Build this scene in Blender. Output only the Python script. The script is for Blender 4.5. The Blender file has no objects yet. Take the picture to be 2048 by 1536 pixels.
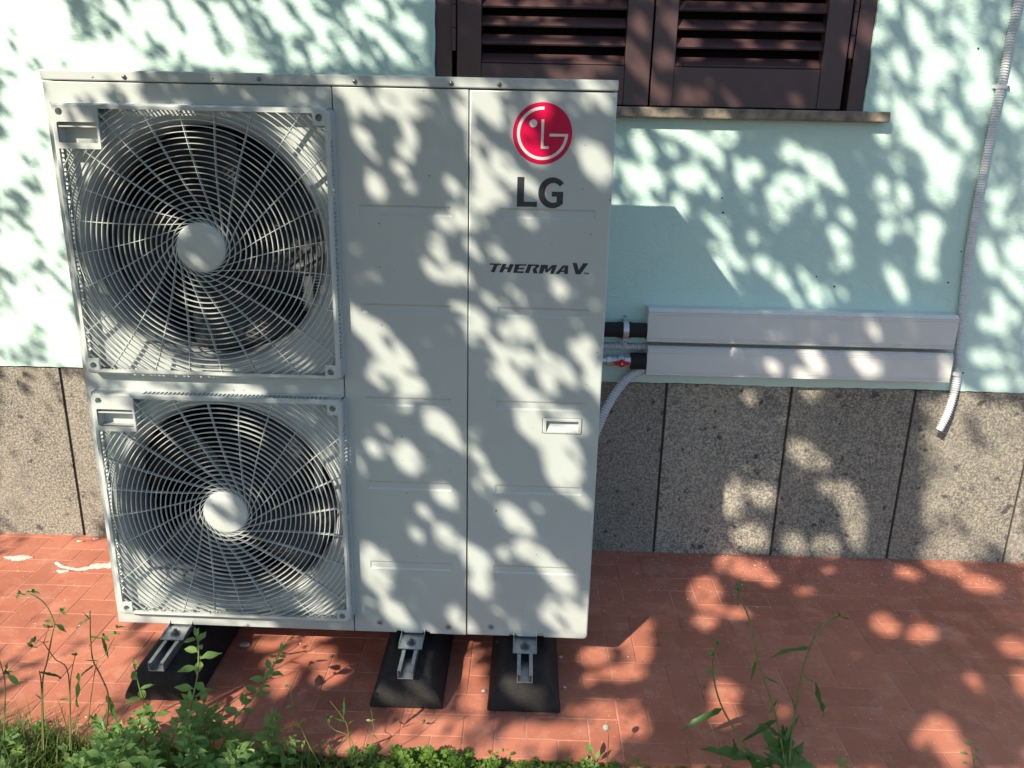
import bpy, bmesh, math, random
import numpy as np
from mathutils import Vector, Matrix
random.seed(7); rng = np.random.RandomState(7)
R = math.radians
scene = bpy.context.scene
COL = scene.collection

# ------------------------------------------------------------------ camera
CX, CY, CZ = 1.0560, -1.7955, 1.3606
YAW, PITCH, ROLL, FOC = 0.0153, 0.295875, 0.0216785, 1590.86      # focal length in pixels of a 2048 wide picture
cy_, sy_ = math.cos(YAW), math.sin(YAW); cp_, sp_ = math.cos(PITCH), math.sin(PITCH)
FW = Vector((-sy_*cp_, cy_*cp_, -sp_)); RT0 = Vector((cy_, sy_, 0)); UP0 = RT0.cross(FW)
RT = RT0*math.cos(ROLL) + UP0*math.sin(ROLL); UP = -RT0*math.sin(ROLL) + UP0*math.cos(ROLL)
cam = bpy.data.cameras.new('camera'); camo = bpy.data.objects.new('camera', cam); COL.objects.link(camo)
camo.matrix_world = Matrix(((RT.x, UP.x, -FW.x, CX), (RT.y, UP.y, -FW.y, CY), (RT.z, UP.z, -FW.z, CZ), (0, 0, 0, 1)))
cam.sensor_width = 36; cam.lens = FOC/2048*36; cam.clip_start = .02; cam.clip_end = 400
scene.camera = camo

# ------------------------------------------------------------------ sky, sun, exposure
SUNV = Vector((-0.7294, -1.0, 0.8623)).normalized()       # towards the sun
elev = math.asin(SUNV.z); azim = math.atan2(SUNV.x, SUNV.y)
world = bpy.data.worlds.new('World'); scene.world = world; world.use_nodes = True
nt = world.node_tree; nt.nodes.clear()
sky = nt.nodes.new('ShaderNodeTexSky'); sky.sky_type = 'NISHITA'; sky.sun_disc = False
sky.sun_elevation = elev; sky.sun_rotation = azim; sky.altitude = 50; sky.air_density = 1; sky.dust_density = 1.0; sky.ozone_density = 3
bg = nt.nodes.new('ShaderNodeBackground'); bg.inputs['Strength'].default_value = 0.10
wo = nt.nodes.new('ShaderNodeOutputWorld')
nt.links.new(sky.outputs[0], bg.inputs[0]); nt.links.new(bg.outputs[0], wo.inputs[0])
sun = bpy.data.lights.new('sun', 'SUN'); sun.energy = 4.8; sun.angle = R(0.53); sun.color = (1, .87, .69)
suno = bpy.data.objects.new('sun', sun); COL.objects.link(suno)
suno.rotation_euler = SUNV.to_track_quat('Z', 'Y').to_euler(); suno.location = (-3, -5, 6)
scene.view_settings.view_transform = 'Standard'; scene.view_settings.look = 'None'
scene.view_settings.exposure = 0.84; scene.view_settings.gamma = 1
scene.cycles.max_bounces = 8; scene.cycles.diffuse_bounces = 4

# ------------------------------------------------------------------ helpers
def link(o, parent=None):
    COL.objects.link(o)
    if parent is not None: o.parent = parent
    return o
def tag(o, label=None, cat=None, group=None, kind=None):
    if label: o['label'] = label
    if cat: o['category'] = cat
    if group: o['group'] = group
    if kind: o['kind'] = kind
    return o
def empty(name, loc=(0, 0, 0), rz=0, parent=None):
    o = bpy.data.objects.new(name, None); o.location = loc; o.rotation_euler = (0, 0, rz); o.empty_display_size = .05
    return link(o, parent)
def inst(name, mesh, parent=None, mat=None):
    o = bpy.data.objects.new(name, mesh)
    if mat is not None: o.matrix_local = mat
    return link(o, parent)

class MB:
    """collects vertices and faces and links them as one mesh object"""
    def __init__(s): s.v = []; s.f = []; s.sm = []
    def add(s, vs, fs, smooth=False):
        b = len(s.v); s.v += [tuple(p) for p in vs]; s.f += [tuple(i+b for i in f) for f in fs]; s.sm += [smooth]*len(fs); return s
    def box(s, x0, x1, y0, y1, z0, z1, c=0.0):
        if c <= 0:
            vs = [(x, y, z) for z in (z0, z1) for y in (y0, y1) for x in (x0, x1)]
            return s.add(vs, [(0, 2, 3, 1), (4, 5, 7, 6), (0, 1, 5, 4), (2, 6, 7, 3), (0, 4, 6, 2), (1, 3, 7, 5)])
        bm = bmesh.new(); bmesh.ops.create_cube(bm, size=1)
        for v in bm.verts: v.co = Vector(((x0+x1)/2+v.co.x*(x1-x0), (y0+y1)/2+v.co.y*(y1-y0), (z0+z1)/2+v.co.z*(z1-z0)))
        bmesh.ops.bevel(bm, geom=bm.edges[:], offset=c, segments=2, profile=.5, affect='EDGES')
        return s.addbm(bm)
    def addbm(s, bm, smooth=False):
        bm.verts.index_update(); s.add([v.co for v in bm.verts], [[v.index for v in f.verts] for f in bm.faces], smooth); bm.free(); return s
    def tube(s, pts, r, n=8, caps=True, smooth=True):
        pts = [Vector(p) for p in pts]; m = len(pts); rs = r if hasattr(r, '__len__') else [r]*m
        t0 = (pts[1]-pts[0]).normalized(); a = Vector((0, 0, 1)) if abs(t0.z) < .9 else Vector((1, 0, 0))
        nrm = t0.cross(a).normalized(); vs = []
        for i in range(m):
            t = (pts[min(i+1, m-1)]-pts[max(i-1, 0)]).normalized()
            nrm = (nrm - t*nrm.dot(t)).normalized(); b = t.cross(nrm)
            for k in range(n):
                an = 2*math.pi*k/n; vs.append(pts[i]+(nrm*math.cos(an)+b*math.sin(an))*rs[i])
        fs = [(i*n+k, i*n+(k+1) % n, (i+1)*n+(k+1) % n, (i+1)*n+k) for i in range(m-1) for k in range(n)]
        s.add(vs, fs, smooth)
        if caps: s.add(vs[:n], [tuple(range(n))[::-1]]); s.add(vs[-n:], [tuple(range(n))])
        return s
    def cyl(s, p0, p1, r, n=24, smooth=True): return s.tube([p0, p1], r, n, True, smooth)
    def lathe_y(s, cx, cz, prof, n=96, smooth=True):       # profile of (radius, y) turned round the y axis
        vs = [(cx+r*math.cos(2*math.pi*k/n), y, cz+r*math.sin(2*math.pi*k/n)) for r, y in prof for k in range(n)]
        fs = [(i*n+k, i*n+(k+1) % n, (i+1)*n+(k+1) % n, (i+1)*n+k) for i in range(len(prof)-1) for k in range(n)]
        return s.add(vs, fs, smooth)
    def prism(s, poly, axis, a, b):                          # polygon extruded along an axis
        def P(p, d): return {'x': (d, p[0], p[1]), 'y': (p[0], d, p[1]), 'z': (p[0], p[1], d)}[axis]
        n = len(poly); vs = [P(p, a) for p in poly]+[P(p, b) for p in poly]
        return s.add(vs, [tuple(range(n)), tuple(range(2*n-1, n-1, -1))]+[(i, (i+1) % n, n+(i+1) % n, n+i) for i in range(n)])
    def mesh(s, name, mat):
        me = bpy.data.meshes.new(name); me.from_pydata(s.v, [], s.f)
        me.polygons.foreach_set('use_smooth', s.sm); me.update()
        if mat is not None: me.materials.append(mat)
        return me
    def build(s, name, mat, parent=None, bevel=0, recalc=True):
        me = s.mesh(name, mat)
        if recalc:
            bm = bmesh.new(); bm.from_mesh(me); bmesh.ops.recalc_face_normals(bm, faces=bm.faces[:]); bm.to_mesh(me); bm.free()
        o = bpy.data.objects.new(name, me); link(o, parent)
        if bevel:
            m = o.modifiers.new('bevel', 'BEVEL'); m.width = bevel; m.segments = 2; m.limit_method = 'ANGLE'
        return o

def poly_bm(outline, holes=(), y=0.0):
    bm = bmesh.new(); es = []
    for lp in [outline]+list(holes):
        vs = [bm.verts.new((p[0], y, p[1])) for p in lp]
        es += [bm.edges.new((vs[i], vs[(i+1) % len(vs)])) for i in range(len(vs))]
    bmesh.ops.triangle_fill(bm, use_beauty=True, use_dissolve=False, edges=es)
    return bm
def offset(poly, d):                                         # inset (d > 0) of a counter-clockwise polygon
    n = len(poly); out = []
    for i in range(n):
        p0, p, p1 = Vector(poly[i-1]), Vector(poly[i]), Vector(poly[(i+1) % n])
        a, b = (p-p0), (p1-p)
        if a.length < 1e-9 or b.length < 1e-9: out.append(tuple(p)); continue
        a.normalize(); b.normalize(); na, nb = Vector((-a.y, a.x)), Vector((-b.y, b.x)); m = na+nb
        k = m.dot(na); out.append(tuple(p+m*(d/k if abs(k) > .2 else 0)))
    return out
def rrect(x0, x1, z0, z1, r=0.005, n=5):                     # counter-clockwise rounded rectangle
    pts = []
    for cx, cz, a0 in ((x1-r, z0+r, -90), (x1-r, z1-r, 0), (x0+r, z1-r, 90), (x0+r, z0+r, 180)):
        for k in range(n+1): a = R(a0+90*k/n); pts.append((cx+r*math.cos(a), cz+r*math.sin(a)))
    return pts
def circ(cx, cz, r, n=48): return [(cx+r*math.cos(2*math.pi*k/n), cz+r*math.sin(2*math.pi*k/n)) for k in range(n)]
def plate(mb, outline, y0, y1, bev=.0015, recesses=(), holes=(), face_y=None):
    """sheet metal plate facing -y with rolled rim; recesses = (loop, depth, slope) embossed into it"""
    inner = offset(outline, bev)
    hs = [r[0] for r in recesses]+list(holes)
    mb.addbm(poly_bm(inner, hs, y0))
    n = len(outline); rings = []
    for k in range(4):
        a = k/3*math.pi/2; q = offset(outline, bev*(1-math.sin(a))); rings.append([(p[0], y0+bev*(1-math.cos(a)), p[1]) for p in q])
    rings.append([(p[0], y1, p[1]) for p in outline])
    vs = [p for r_ in rings for p in r_]
    mb.add(vs, [(i*n+k, i*n+(k+1) % n, (i+1)*n+(k+1) % n, (i+1)*n+k) for i in range(len(rings)-1) for k in range(n)], True)
    for loop, dep, sl in recesses:
        m = len(loop); q = offset(loop, sl)
        l1, l2 = [(p[0], y0, p[1]) for p in loop], [(p[0], y0+dep, p[1]) for p in q]
        mb.add(l1+l2, [(k, (k+1) % m, m+(k+1) % m, m+k) for k in range(m)], False)
        mb.addbm(poly_bm(q, (), y0+dep))
    for h in holes:
        m = len(h); mb.add([(p[0], y0, p[1]) for p in h]+[(p[0], y1, p[1]) for p in h], [(k, (k+1) % m, m+(k+1) % m, m+k) for k in range(m)], True)

def pix(px, py):
    return FW + RT*((px-1024)/FOC) - UP*((py-768)/FOC)
def at(px, py, Y):                                           # point of the plane y = Y seen at a spot of the photograph
    d = pix(px, py); t = (Y-CY)/d.y; return Vector((CX, CY, CZ))+d*t

# ------------------------------------------------------------------ materials
def mat(name, col, rough=.5, metal=0, spec=.5, var=0, vscale=8, bump=0, bscale=60, bdist=.002, col2=None, coat=0, objvar=0, dirt=0):
    m = bpy.data.materials.new(name); m.use_nodes = True; t = m.node_tree; N = t.nodes; L = t.links
    b = N['Principled BSDF']; b.inputs['Roughness'].default_value = rough; b.inputs['Metallic'].default_value = metal
    b.inputs['Specular IOR Level'].default_value = spec; b.inputs['Base Color'].default_value = (*col, 1)
    if coat: b.inputs['Coat Weight'].default_value = coat; b.inputs['Coat Roughness'].default_value = .15
    tc = N.new('ShaderNodeTexCoord'); out = None
    if var or col2 or objvar:
        nz = N.new('ShaderNodeTexNoise'); nz.inputs['Scale'].default_value = vscale; nz.inputs['Detail'].default_value = 8; nz.inputs['Roughness'].default_value = .65
        L.new(tc.outputs['Object'], nz.inputs['Vector'])
        mx = N.new('ShaderNodeMix'); mx.data_type = 'RGBA'
        c2 = col2 if col2 else tuple(c*(1-var) for c in col); c1 = col if col2 else tuple(min(1, c*(1+var)) for c in col)
        mx.inputs['A'].default_value = (*c1, 1); mx.inputs['B'].default_value = (*c2, 1)
        rp = N.new('ShaderNodeMapRange'); rp.inputs['From Min'].default_value = .35; rp.inputs['From Max'].default_value = .65
        L.new(nz.outputs['Fac'], rp.inputs['Value']); L.new(rp.outputs[0], mx.inputs['Factor']); out = mx.outputs['Result']
        if objvar:
            oi = N.new('ShaderNodeObjectInfo'); hs = N.new('ShaderNodeHueSaturation'); mr = N.new('ShaderNodeMapRange')
            mr.inputs['To Min'].default_value = 1-objvar; mr.inputs['To Max'].default_value = 1+objvar
            L.new(oi.outputs['Random'], mr.inputs['Value']); L.new(mr.outputs[0], hs.inputs['Value'])
            m2 = N.new('ShaderNodeMath'); m2.operation = 'MULTIPLY'; m2.inputs[1].default_value = 7.13
            fr = N.new('ShaderNodeMath'); fr.operation = 'FRACT'; L.new(oi.outputs['Random'], m2.inputs[0]); L.new(m2.outputs[0], fr.inputs[0])
            mh = N.new('ShaderNodeMapRange'); mh.inputs['To Min'].default_value = .5-objvar*.06; mh.inputs['To Max'].default_value = .5+objvar*.06
            L.new(fr.outputs[0], mh.inputs['Value']); L.new(mh.outputs[0], hs.inputs['Hue'])
            L.new(out, hs.inputs['Color']); out = hs.outputs['Color']
        L.new(out, b.inputs['Base Color'])
    if bump:
        nb = N.new('ShaderNodeTexNoise'); nb.inputs['Scale'].default_value = bscale; nb.inputs['Detail'].default_value = 6
        L.new(tc.outputs['Object'], nb.inputs['Vector']); bp = N.new('ShaderNodeBump')
        bp.inputs['Strength'].default_value = bump; bp.inputs['Distance'].default_value = bdist
        L.new(nb.outputs['Fac'], bp.inputs['Height']); L.new(bp.outputs[0], b.inputs['Normal'])
    return m
def nodes(m): t = m.node_tree; return t.nodes, t.links, t.nodes['Principled BSDF']

M_paint = mat('cream_enamel', (.435, .49, .485), .38, var=.035, vscale=3, bump=.03, bscale=350, bdist=.0004)
M_guard = mat('guard_plastic', (.475, .525, .52), .45, var=.03, vscale=5)
M_inner = mat('shroud_white', (.40, .43, .43), .5, var=.08, vscale=6)
M_gap = mat('cabinet_inside', (.02, .02, .022), .7)
M_blade = mat('fan_blade_dark', (.022, .023, .026), .5)
M_coil = mat('coil_fins', (.035, .035, .038), .45, metal=.6, bump=.5, bscale=120)
M_galv = mat('galvanised', (.42, .46, .50), .38, metal=.85, var=.22, vscale=45, bump=.15, bscale=90, bdist=.0008)
M_screw = mat('screw_steel', (.20, .21, .22), .35, metal=.9)
M_chrome = mat('nickel', (.55, .57, .60), .38, metal=.45)
M_red = mat('red_valve', (.55, .012, .02), .35, var=.1, vscale=30)
M_logo = mat('magenta_enamel', (.56, .0, .055), .4, spec=.2)
M_logow = mat('logo_white', (.66, .66, .64), .4)
M_ink = mat('letter_ink', (.012, .016, .024), .45)
M_rubber = mat('black_rubber', (.013, .013, .014), .85, var=.35, vscale=25, bump=.9, bscale=190, bdist=.003)
M_foam = mat('black_foam', (.012, .013, .016), .8, bump=.4, bscale=160)
M_duct = mat('duct_plastic', (.63, .65, .64), .42, var=.03, vscale=4)
M_hose = mat('grey_hose', (.60, .63, .66), .45, var=.06, vscale=14)
M_shut = mat('brown_shutter', (.066, .035, .037), .45, var=.12, vscale=5, bump=.05, bscale=200, bdist=.0006)
M_sill = mat('sill_stone', (.30, .26, .20), .85, col2=(.11, .10, .085), vscale=22, bump=.6, bscale=110, bdist=.003)
M_dark = mat('window_glass', (.006, .006, .007), .6, spec=.1)
M_soil = mat('soil', (.07, .05, .035), .95, col2=(.03, .025, .018), vscale=14, bump=1, bscale=40, bdist=.01)
M_grout = mat('joint_mortar', (.56, .33, .25), .9, col2=(.30, .13, .09), vscale=6, bump=.4, bscale=200)
M_white = mat('white_splash', (.62, .56, .50), .9, var=.12, vscale=60, bump=.5, bscale=200)
M_bark = mat('bark', (.09, .07, .05), .9, col2=(.05, .04, .03), vscale=20, bump=.8, bscale=60, bdist=.01)
M_plastic = mat('white_clip', (.72, .74, .74), .4)
M_tan = mat('dry_leaf', (.30, .20, .09), .8, var=.3, vscale=60)

N, L, b = nodes(M_paint); tc = N.new('ShaderNodeTexCoord')
nf = N.new('ShaderNodeTexNoise'); nf.inputs['Scale'].default_value = 95; nf.inputs['Detail'].default_value = 1; L.new(tc.outputs['Object'], nf.inputs['Vector'])
fr_ = N.new('ShaderNodeMapRange'); fr_.inputs['From Min'].default_value = .765; fr_.inputs['From Max'].default_value = .79; L.new(nf.outputs['Fac'], fr_.inputs['Value'])
fm = N.new('ShaderNodeMix'); fm.data_type = 'RGBA'; fm.inputs['B'].default_value = (.10, .09, .07, 1); L.new(fr_.outputs[0], fm.inputs['Factor'])
L.new(b.inputs['Base Color'].links[0].from_socket, fm.inputs['A']); sp_ = N.new('ShaderNodeSeparateXYZ'); L.new(tc.outputs['Object'], sp_.inputs[0])
dz = N.new('ShaderNodeMapRange'); dz.inputs['From Min'].default_value = .22; dz.inputs['From Max'].default_value = 0; dz.inputs['To Min'].default_value = 0; dz.inputs['To Max'].default_value = .22; L.new(sp_.outputs['Z'], dz.inputs['Value'])
n9 = N.new('ShaderNodeTexNoise'); n9.inputs['Scale'].default_value = 14; n9.inputs['Detail'].default_value = 7; L.new(tc.outputs['Object'], n9.inputs['Vector'])
m9 = N.new('ShaderNodeMath'); m9.operation = 'MULTIPLY'; L.new(dz.outputs[0], m9.inputs[0]); L.new(n9.outputs['Fac'], m9.inputs[1])
dm = N.new('ShaderNodeMix'); dm.data_type = 'RGBA'; dm.inputs['B'].default_value = (.26, .17, .12, 1); L.new(m9.outputs[0], dm.inputs['Factor']); L.new(fm.outputs['Result'], dm.inputs['A']); L.new(dm.outputs['Result'], b.inputs['Base Color'])

# plaster: pale aqua render with fine trowel relief, stains and hairline cracks
M_plaster = mat('aqua_plaster', (.545, .755, .695), .88, col2=(.50, .71, .66), vscale=1.6)
N, L, b = nodes(M_plaster); tc = N.new('ShaderNodeTexCoord')
n1 = N.new('ShaderNodeTexNoise'); n1.inputs['Scale'].default_value = 130; n1.inputs['Detail'].default_value = 5
mp = N.new('ShaderNodeMapping'); mp.inputs['Scale'].default_value = (.55, 1, 1.25); L.new(tc.outputs['Object'], mp.inputs[0]); L.new(mp.outputs[0], n1.inputs['Vector'])
n2 = N.new('ShaderNodeTexNoise'); n2.inputs['Scale'].default_value = 9; n2.inputs['Detail'].default_value = 3; L.new(tc.outputs['Object'], n2.inputs['Vector'])
ad = N.new('ShaderNodeMath'); ad.operation = 'MULTIPLY_ADD'; ad.inputs[1].default_value = 1.3
L.new(n2.outputs['Fac'], ad.inputs[0]); L.new(n1.outputs['Fac'], ad.inputs[2])
bp = N.new('ShaderNodeBump'); bp.inputs['Strength'].default_value = .6; bp.inputs['Distance'].default_value = .003
L.new(ad.outputs[0], bp.inputs['Height']); L.new(bp.outputs[0], b.inputs['Normal'])
vo = N.new('ShaderNodeTexVoronoi'); vo.feature = 'DISTANCE_TO_EDGE'; vo.inputs['Scale'].default_value = 1.35
n3 = N.new('ShaderNodeTexNoise'); n3.inputs['Scale'].default_value = 5; n3.inputs['Detail'].default_value = 6
va = N.new('ShaderNodeVectorMath'); va.operation = 'MULTIPLY_ADD'; va.inputs[1].default_value = (.35, .35, .35)
L.new(tc.outputs['Object'], n3.inputs['Vector']); L.new(n3.outputs['Color'], va.inputs[0]); L.new(tc.outputs['Object'], va.inputs[2]); L.new(va.outputs[0], vo.inputs['Vector'])
cr = N.new('ShaderNodeMapRange'); cr.inputs['From Min'].default_value = 0; cr.inputs['From Max'].default_value = .0022; cr.inputs['To Min'].default_value = .90
L.new(vo.outputs['Distance'], cr.inputs['Value'])
mm = N.new('ShaderNodeMix'); mm.data_type = 'RGBA'; mm.blend_type = 'MULTIPLY'; mm.inputs['Factor'].default_value = 1
src = b.inputs['Base Color'].links[0].from_socket; L.new(src, mm.inputs['A']); L.new(cr.outputs[0], mm.inputs['B']); L.new(mm.outputs['Result'], b.inputs['Base Color'])

# dark lava stone slabs with grains and pale crust
M_stone = mat('lava_stone', (.19, .175, .155), .9)
N, L, b = nodes(M_stone); tc = N.new('ShaderNodeTexCoord'); oi = N.new('ShaderNodeObjectInfo')
of = N.new('ShaderNodeVectorMath'); of.operation = 'MULTIPLY_ADD'; of.inputs[1].default_value = (9, 5, 7)
cx3 = N.new('ShaderNodeCombineXYZ'); [L.new(oi.outputs['Random'], cx3.inputs[i]) for i in range(3)]
L.new(cx3.outputs[0], of.inputs[0]); L.new(tc.outputs['Object'], of.inputs[2])
def noise(sc, det=6, ro=.6):
    n = N.new('ShaderNodeTexNoise'); n.inputs['Scale'].default_value = sc; n.inputs['Detail'].default_value = det; n.inputs['Roughness'].default_value = ro
    L.new(of.outputs[0], n.inputs['Vector']); return n.outputs['Fac']
def rng_(src, a, b_, lo=0, hi=1):
    r = N.new('ShaderNodeMapRange'); r.inputs['From Min'].default_value = a; r.inputs['From Max'].default_value = b_
    r.inputs['To Min'].default_value = lo; r.inputs['To Max'].default_value = hi; L.new(src, r.inputs['Value']); return r.outputs[0]
def mix_(f, a, b_):
    m = N.new('ShaderNodeMix'); m.data_type = 'RGBA'
    for k, s in (('Factor', f), ('A', a), ('B', b_)):
        if isinstance(s, (tuple, float)): m.inputs[k].default_value = (*s, 1) if isinstance(s, tuple) else s
        else: L.new(s, m.inputs[k])
    return m.outputs['Result']
c = mix_(rng_(noise(3.5, 4), .35, .7), (.125, .123, .118), (.215, .206, .178))
c = mix_(rng_(noise(150, 3, .7), .42, .62), c, (.40, .38, .31))
c = mix_(rng_(noise(85, 3, .7), .57, .66, 0, .65), c, (.085, .08, .077))
hs = N.new('ShaderNodeHueSaturation'); L.new(rng_(oi.outputs['Random'], 0, 1, .8, 1.12), hs.inputs['Value']); L.new(c, hs.inputs['Color']); c = hs.outputs['Color']
vv = N.new('ShaderNodeTexVoronoi'); vv.inputs['Scale'].default_value = 21; wv_ = N.new('ShaderNodeVectorMath'); wv_.operation = 'MULTIPLY_ADD'; wv_.inputs[1].default_value = (.05, .05, .05); nw = N.new('ShaderNodeTexNoise'); nw.inputs['Scale'].default_value = 45; nw.inputs['Detail'].default_value = 4; L.new(of.outputs[0], nw.inputs['Vector']); L.new(nw.outputs['Color'], wv_.inputs[0]); L.new(of.outputs[0], wv_.inputs[2]); L.new(wv_.outputs[0], vv.inputs['Vector'])
nn = noise(22, 4)
ad = N.new('ShaderNodeMath'); ad.operation = 'ADD'; L.new(vv.outputs['Distance'], ad.inputs[0]); L.new(nn, ad.inputs[1])
c = mix_(rng_(ad.outputs[0], .54, .70), (.065, .063, .064), c)
c = mix_(rng_(noise(8, 4, .6), .58, .72, 0, .5), c, (.09, .088, .088))
c = mix_(rng_(noise(11, 5, .7), .70, .74), c, (.34, .28, .16))
L.new(c, b.inputs['Base Color'])
bp = N.new('ShaderNodeBump'); bp.inputs['Strength'].default_value = .8; bp.inputs['Distance'].default_value = .003
L.new(noise(110, 5, .7), bp.inputs['Height']); L.new(bp.outputs[0], b.inputs['Normal'])

# red cement tiles: worn surface, dust, white specks
M_tile = mat('red_tile', (.33, .105, .062), .72, spec=.35)
N, L, b = nodes(M_tile); geo = N.new('ShaderNodeNewGeometry'); oi = N.new('ShaderNodeObjectInfo')
of = N.new('ShaderNodeVectorMath'); of.operation = 'ADD'; L.new(geo.outputs['Position'], of.inputs[0])
c = mix_(rng_(noise(2.2, 5), .35, .68), (.49, .185, .125), (.38, .128, .083))
c = mix_(rng_(noise(13, 6, .7), .5, .72), c, (.56, .24, .165))
hs = N.new('ShaderNodeHueSaturation'); mr = rng_(oi.outputs['Random'], 0, 1, .90, 1.08); L.new(mr, hs.inputs['Value']); L.new(c, hs.inputs['Color']); c = hs.outputs['Color']
c = mix_(rng_(noise(34, 4, .75), .58, .70, 0, .5), c, (.21, .095, .065))
c = mix_(rng_(noise(5.5, 7, .75), .56, .74, 0, .55), c, (.50, .30, .23))
sep = N.new('ShaderNodeSeparateXYZ'); L.new(geo.outputs['Position'], sep.inputs[0])
wall_near = rng_(sep.outputs['Y'], .25, .70, 0, .085)               # builder's plaster splashes gather at the wall foot
right = rng_(sep.outputs['X'], 1.2, 1.9, .25, 1)
ml = N.new('ShaderNodeMath'); ml.operation = 'MULTIPLY'; L.new(wall_near, ml.inputs[0]); L.new(right, ml.inputs[1])
sp = noise(120, 2, .5); ad2 = N.new('ShaderNodeMath'); ad2.operation = 'ADD'; L.new(sp, ad2.inputs[0]); L.new(ml.outputs[0], ad2.inputs[1])
c = mix_(rng_(ad2.outputs[0], .705, .735, 0, .8), c, (.62, .52, .46))
sp = noise(26, 4, .6); ad3 = N.new('ShaderNodeMath'); ad3.operation = 'ADD'; L.new(sp, ad3.inputs[0]); L.new(ml.outputs[0], ad3.inputs[1])
c = mix_(rng_(ad3.outputs[0], .74, .80, 0, .6), c, (.52, .46, .42))
L.new(c, b.inputs['Base Color'])
bp = N.new('ShaderNodeBump'); bp.inputs['Strength'].default_value = .35; bp.inputs['Distance'].default_value = .0012
L.new(noise(160, 4, .6), bp.inputs['Height']); L.new(bp.outputs[0], b.inputs['Normal'])

def leafmat(name, c1, c2, rough=.5, trans=.35):
    m = mat(name, c1, rough, col2=c2, vscale=55, objvar=.22); N, L, b = nodes(m)
    tr = N.new('ShaderNodeBsdfTranslucent'); ms = N.new('ShaderNodeMixShader'); ms.inputs[0].default_value = trans
    src = b.inputs['Base Color'].links[0].from_socket
    g = N.new('ShaderNodeMix'); g.data_type = 'RGBA'; g.blend_type = 'MULTIPLY'; g.inputs['Factor'].default_value = 1; g.inputs['B'].default_value = (1.6, 1.9, .8, 1)
    L.new(src, g.inputs['A']); L.new(g.outputs['Result'], tr.inputs['Color'])
    L.new(b.outputs[0], ms.inputs[1]); L.new(tr.outputs[0], ms.inputs[2]); L.new(ms.outputs[0], N['Material Output'].inputs['Surface'])
    return m
M_leaf = leafmat('weed_leaf', (.21, .33, .11), (.13, .24, .075))
M_leafd = leafmat('thistle_leaf', (.085, .18, .045), (.055, .13, .035))
M_leafy = leafmat('clover_leaf', (.19, .31, .04), (.09, .18, .03))
M_stem = mat('weed_stem', (.17, .25, .06), .6, col2=(.14, .12, .05), vscale=30)
M_stemr = mat('reddish_stem', (.13, .07, .035), .6, col2=(.09, .11, .04), vscale=20)
M_crown = leafmat('tree_leaf', (.05, .09, .02), (.035, .07, .018), trans=.2)
M_seed = mat('seed_fluff', (.35, .36, .28), .9)
M_grass = leafmat('grass_blade', (.10, .17, .04), (.15, .16, .06))

# ------------------------------------------------------------------ the setting
WY = .70; ZP = .618
g = MB(); g.add([(-40, -60, -.03), (40, -60, -.03), (40, .9, -.03), (-40, .9, -.03)], [(0, 1, 2, 3)])
tag(g.build('ground', M_soil), kind='structure')
# paving: mortar bed with herringbone tiles
MOD = .07568; PX0, PY0 = 1.235, -.0015; EDGE = -.292
pv = MB(); pv.box(-3.2, 5.2, EDGE+.004, WY+.05, -.06, -.0012)
pave = pv.build('pavement', M_grout); tag(pave, kind='structure')
def tile_mesh(w, d):
    h = .0016; c_ = .0016; g_ = .0011; mb = MB()
    x0, x1, y0, y1 = -w/2+g_, w/2-g_, -d/2+g_, d/2-g_
    lv = [((x0, x1, y0, y1), -.012), ((x0, x1, y0, y1), -.0009), ((x0+c_, x1-c_, y0+c_, y1-c_), 0)]
    vs = [(x, y, z) for (a, b_, c__, d_), z in lv for x, y in ((a, c__), (b_, c__), (b_, d_), (a, d_))]
    mb.add(vs, [(i*4+k, i*4+(k+1) % 4, (i+1)*4+(k+1) % 4, (i+1)*4+k) for i in range(2) for k in range(4)]+[(8, 9, 10, 11)])
    return mb.mesh('tile', M_tile)
TH, TV = tile_mesh(2*MOD, MOD), tile_mesh(MOD, 2*MOD)
tiles = []
for i in range(-58, 52):
    for j in range(-5, 11):
        k = (i-j-1) % 4; x = PX0+i*MOD; y = PY0+j*MOD
        if k == 0: cxy = (x+MOD, y+MOD/2); hz = True
        elif k == 2: cxy = (x+MOD/2, y); hz = False
        else: continue
        lo = cxy[1]-(MOD/2 if hz else MOD); hi = cxy[1]+(MOD/2 if hz else MOD)
        if hi < EDGE+.02 or lo > WY+.005: continue
        # how far from view centre at that depth
        dpt = (Vector((cxy[0], cxy[1], 0))-Vector((CX, CY, CZ))); zc = dpt.dot(FW); px = 1024+FOC*dpt.dot(RT)/zc; py = 768-FOC*dpt.dot(UP)/zc
        behind = 240 < px < 1170 and py < 1235
        tiles.append((behind or not (-60 < px < 2110), abs(px-1024), cxy, hz, lo, hi))
tiles.sort(key=lambda t: (t[0], t[1])); rest = MB(); nt_ = 0
def clipped_tile(cxy, hz, lo, hi):
    w = (2*MOD if hz else MOD)/2-.0011; a, b_ = max(lo+.0011, EDGE), min(hi-.0011, WY+.003); mb = MB(); c_ = .0016
    mb.add([(cxy[0]-w, a, -.012), (cxy[0]+w, a, -.012), (cxy[0]+w, b_, -.012), (cxy[0]-w, b_, -.012),
            (cxy[0]-w, a, -.0009), (cxy[0]+w, a, -.0009), (cxy[0]+w, b_, -.0009), (cxy[0]-w, b_, -.0013),
            (cxy[0]-w+c_, a+c_, 0), (cxy[0]+w-c_, a+c_, 0), (cxy[0]+w-c_, b_-c_, 0), (cxy[0]-w+c_, b_-c_, 0)],
           [(i*4+k, i*4+(k+1) % 4, (i+1)*4+(k+1) % 4, (i+1)*4+k) for i in range(2) for k in range(4)]+[(8, 9, 10, 11)])
    return mb
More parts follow.
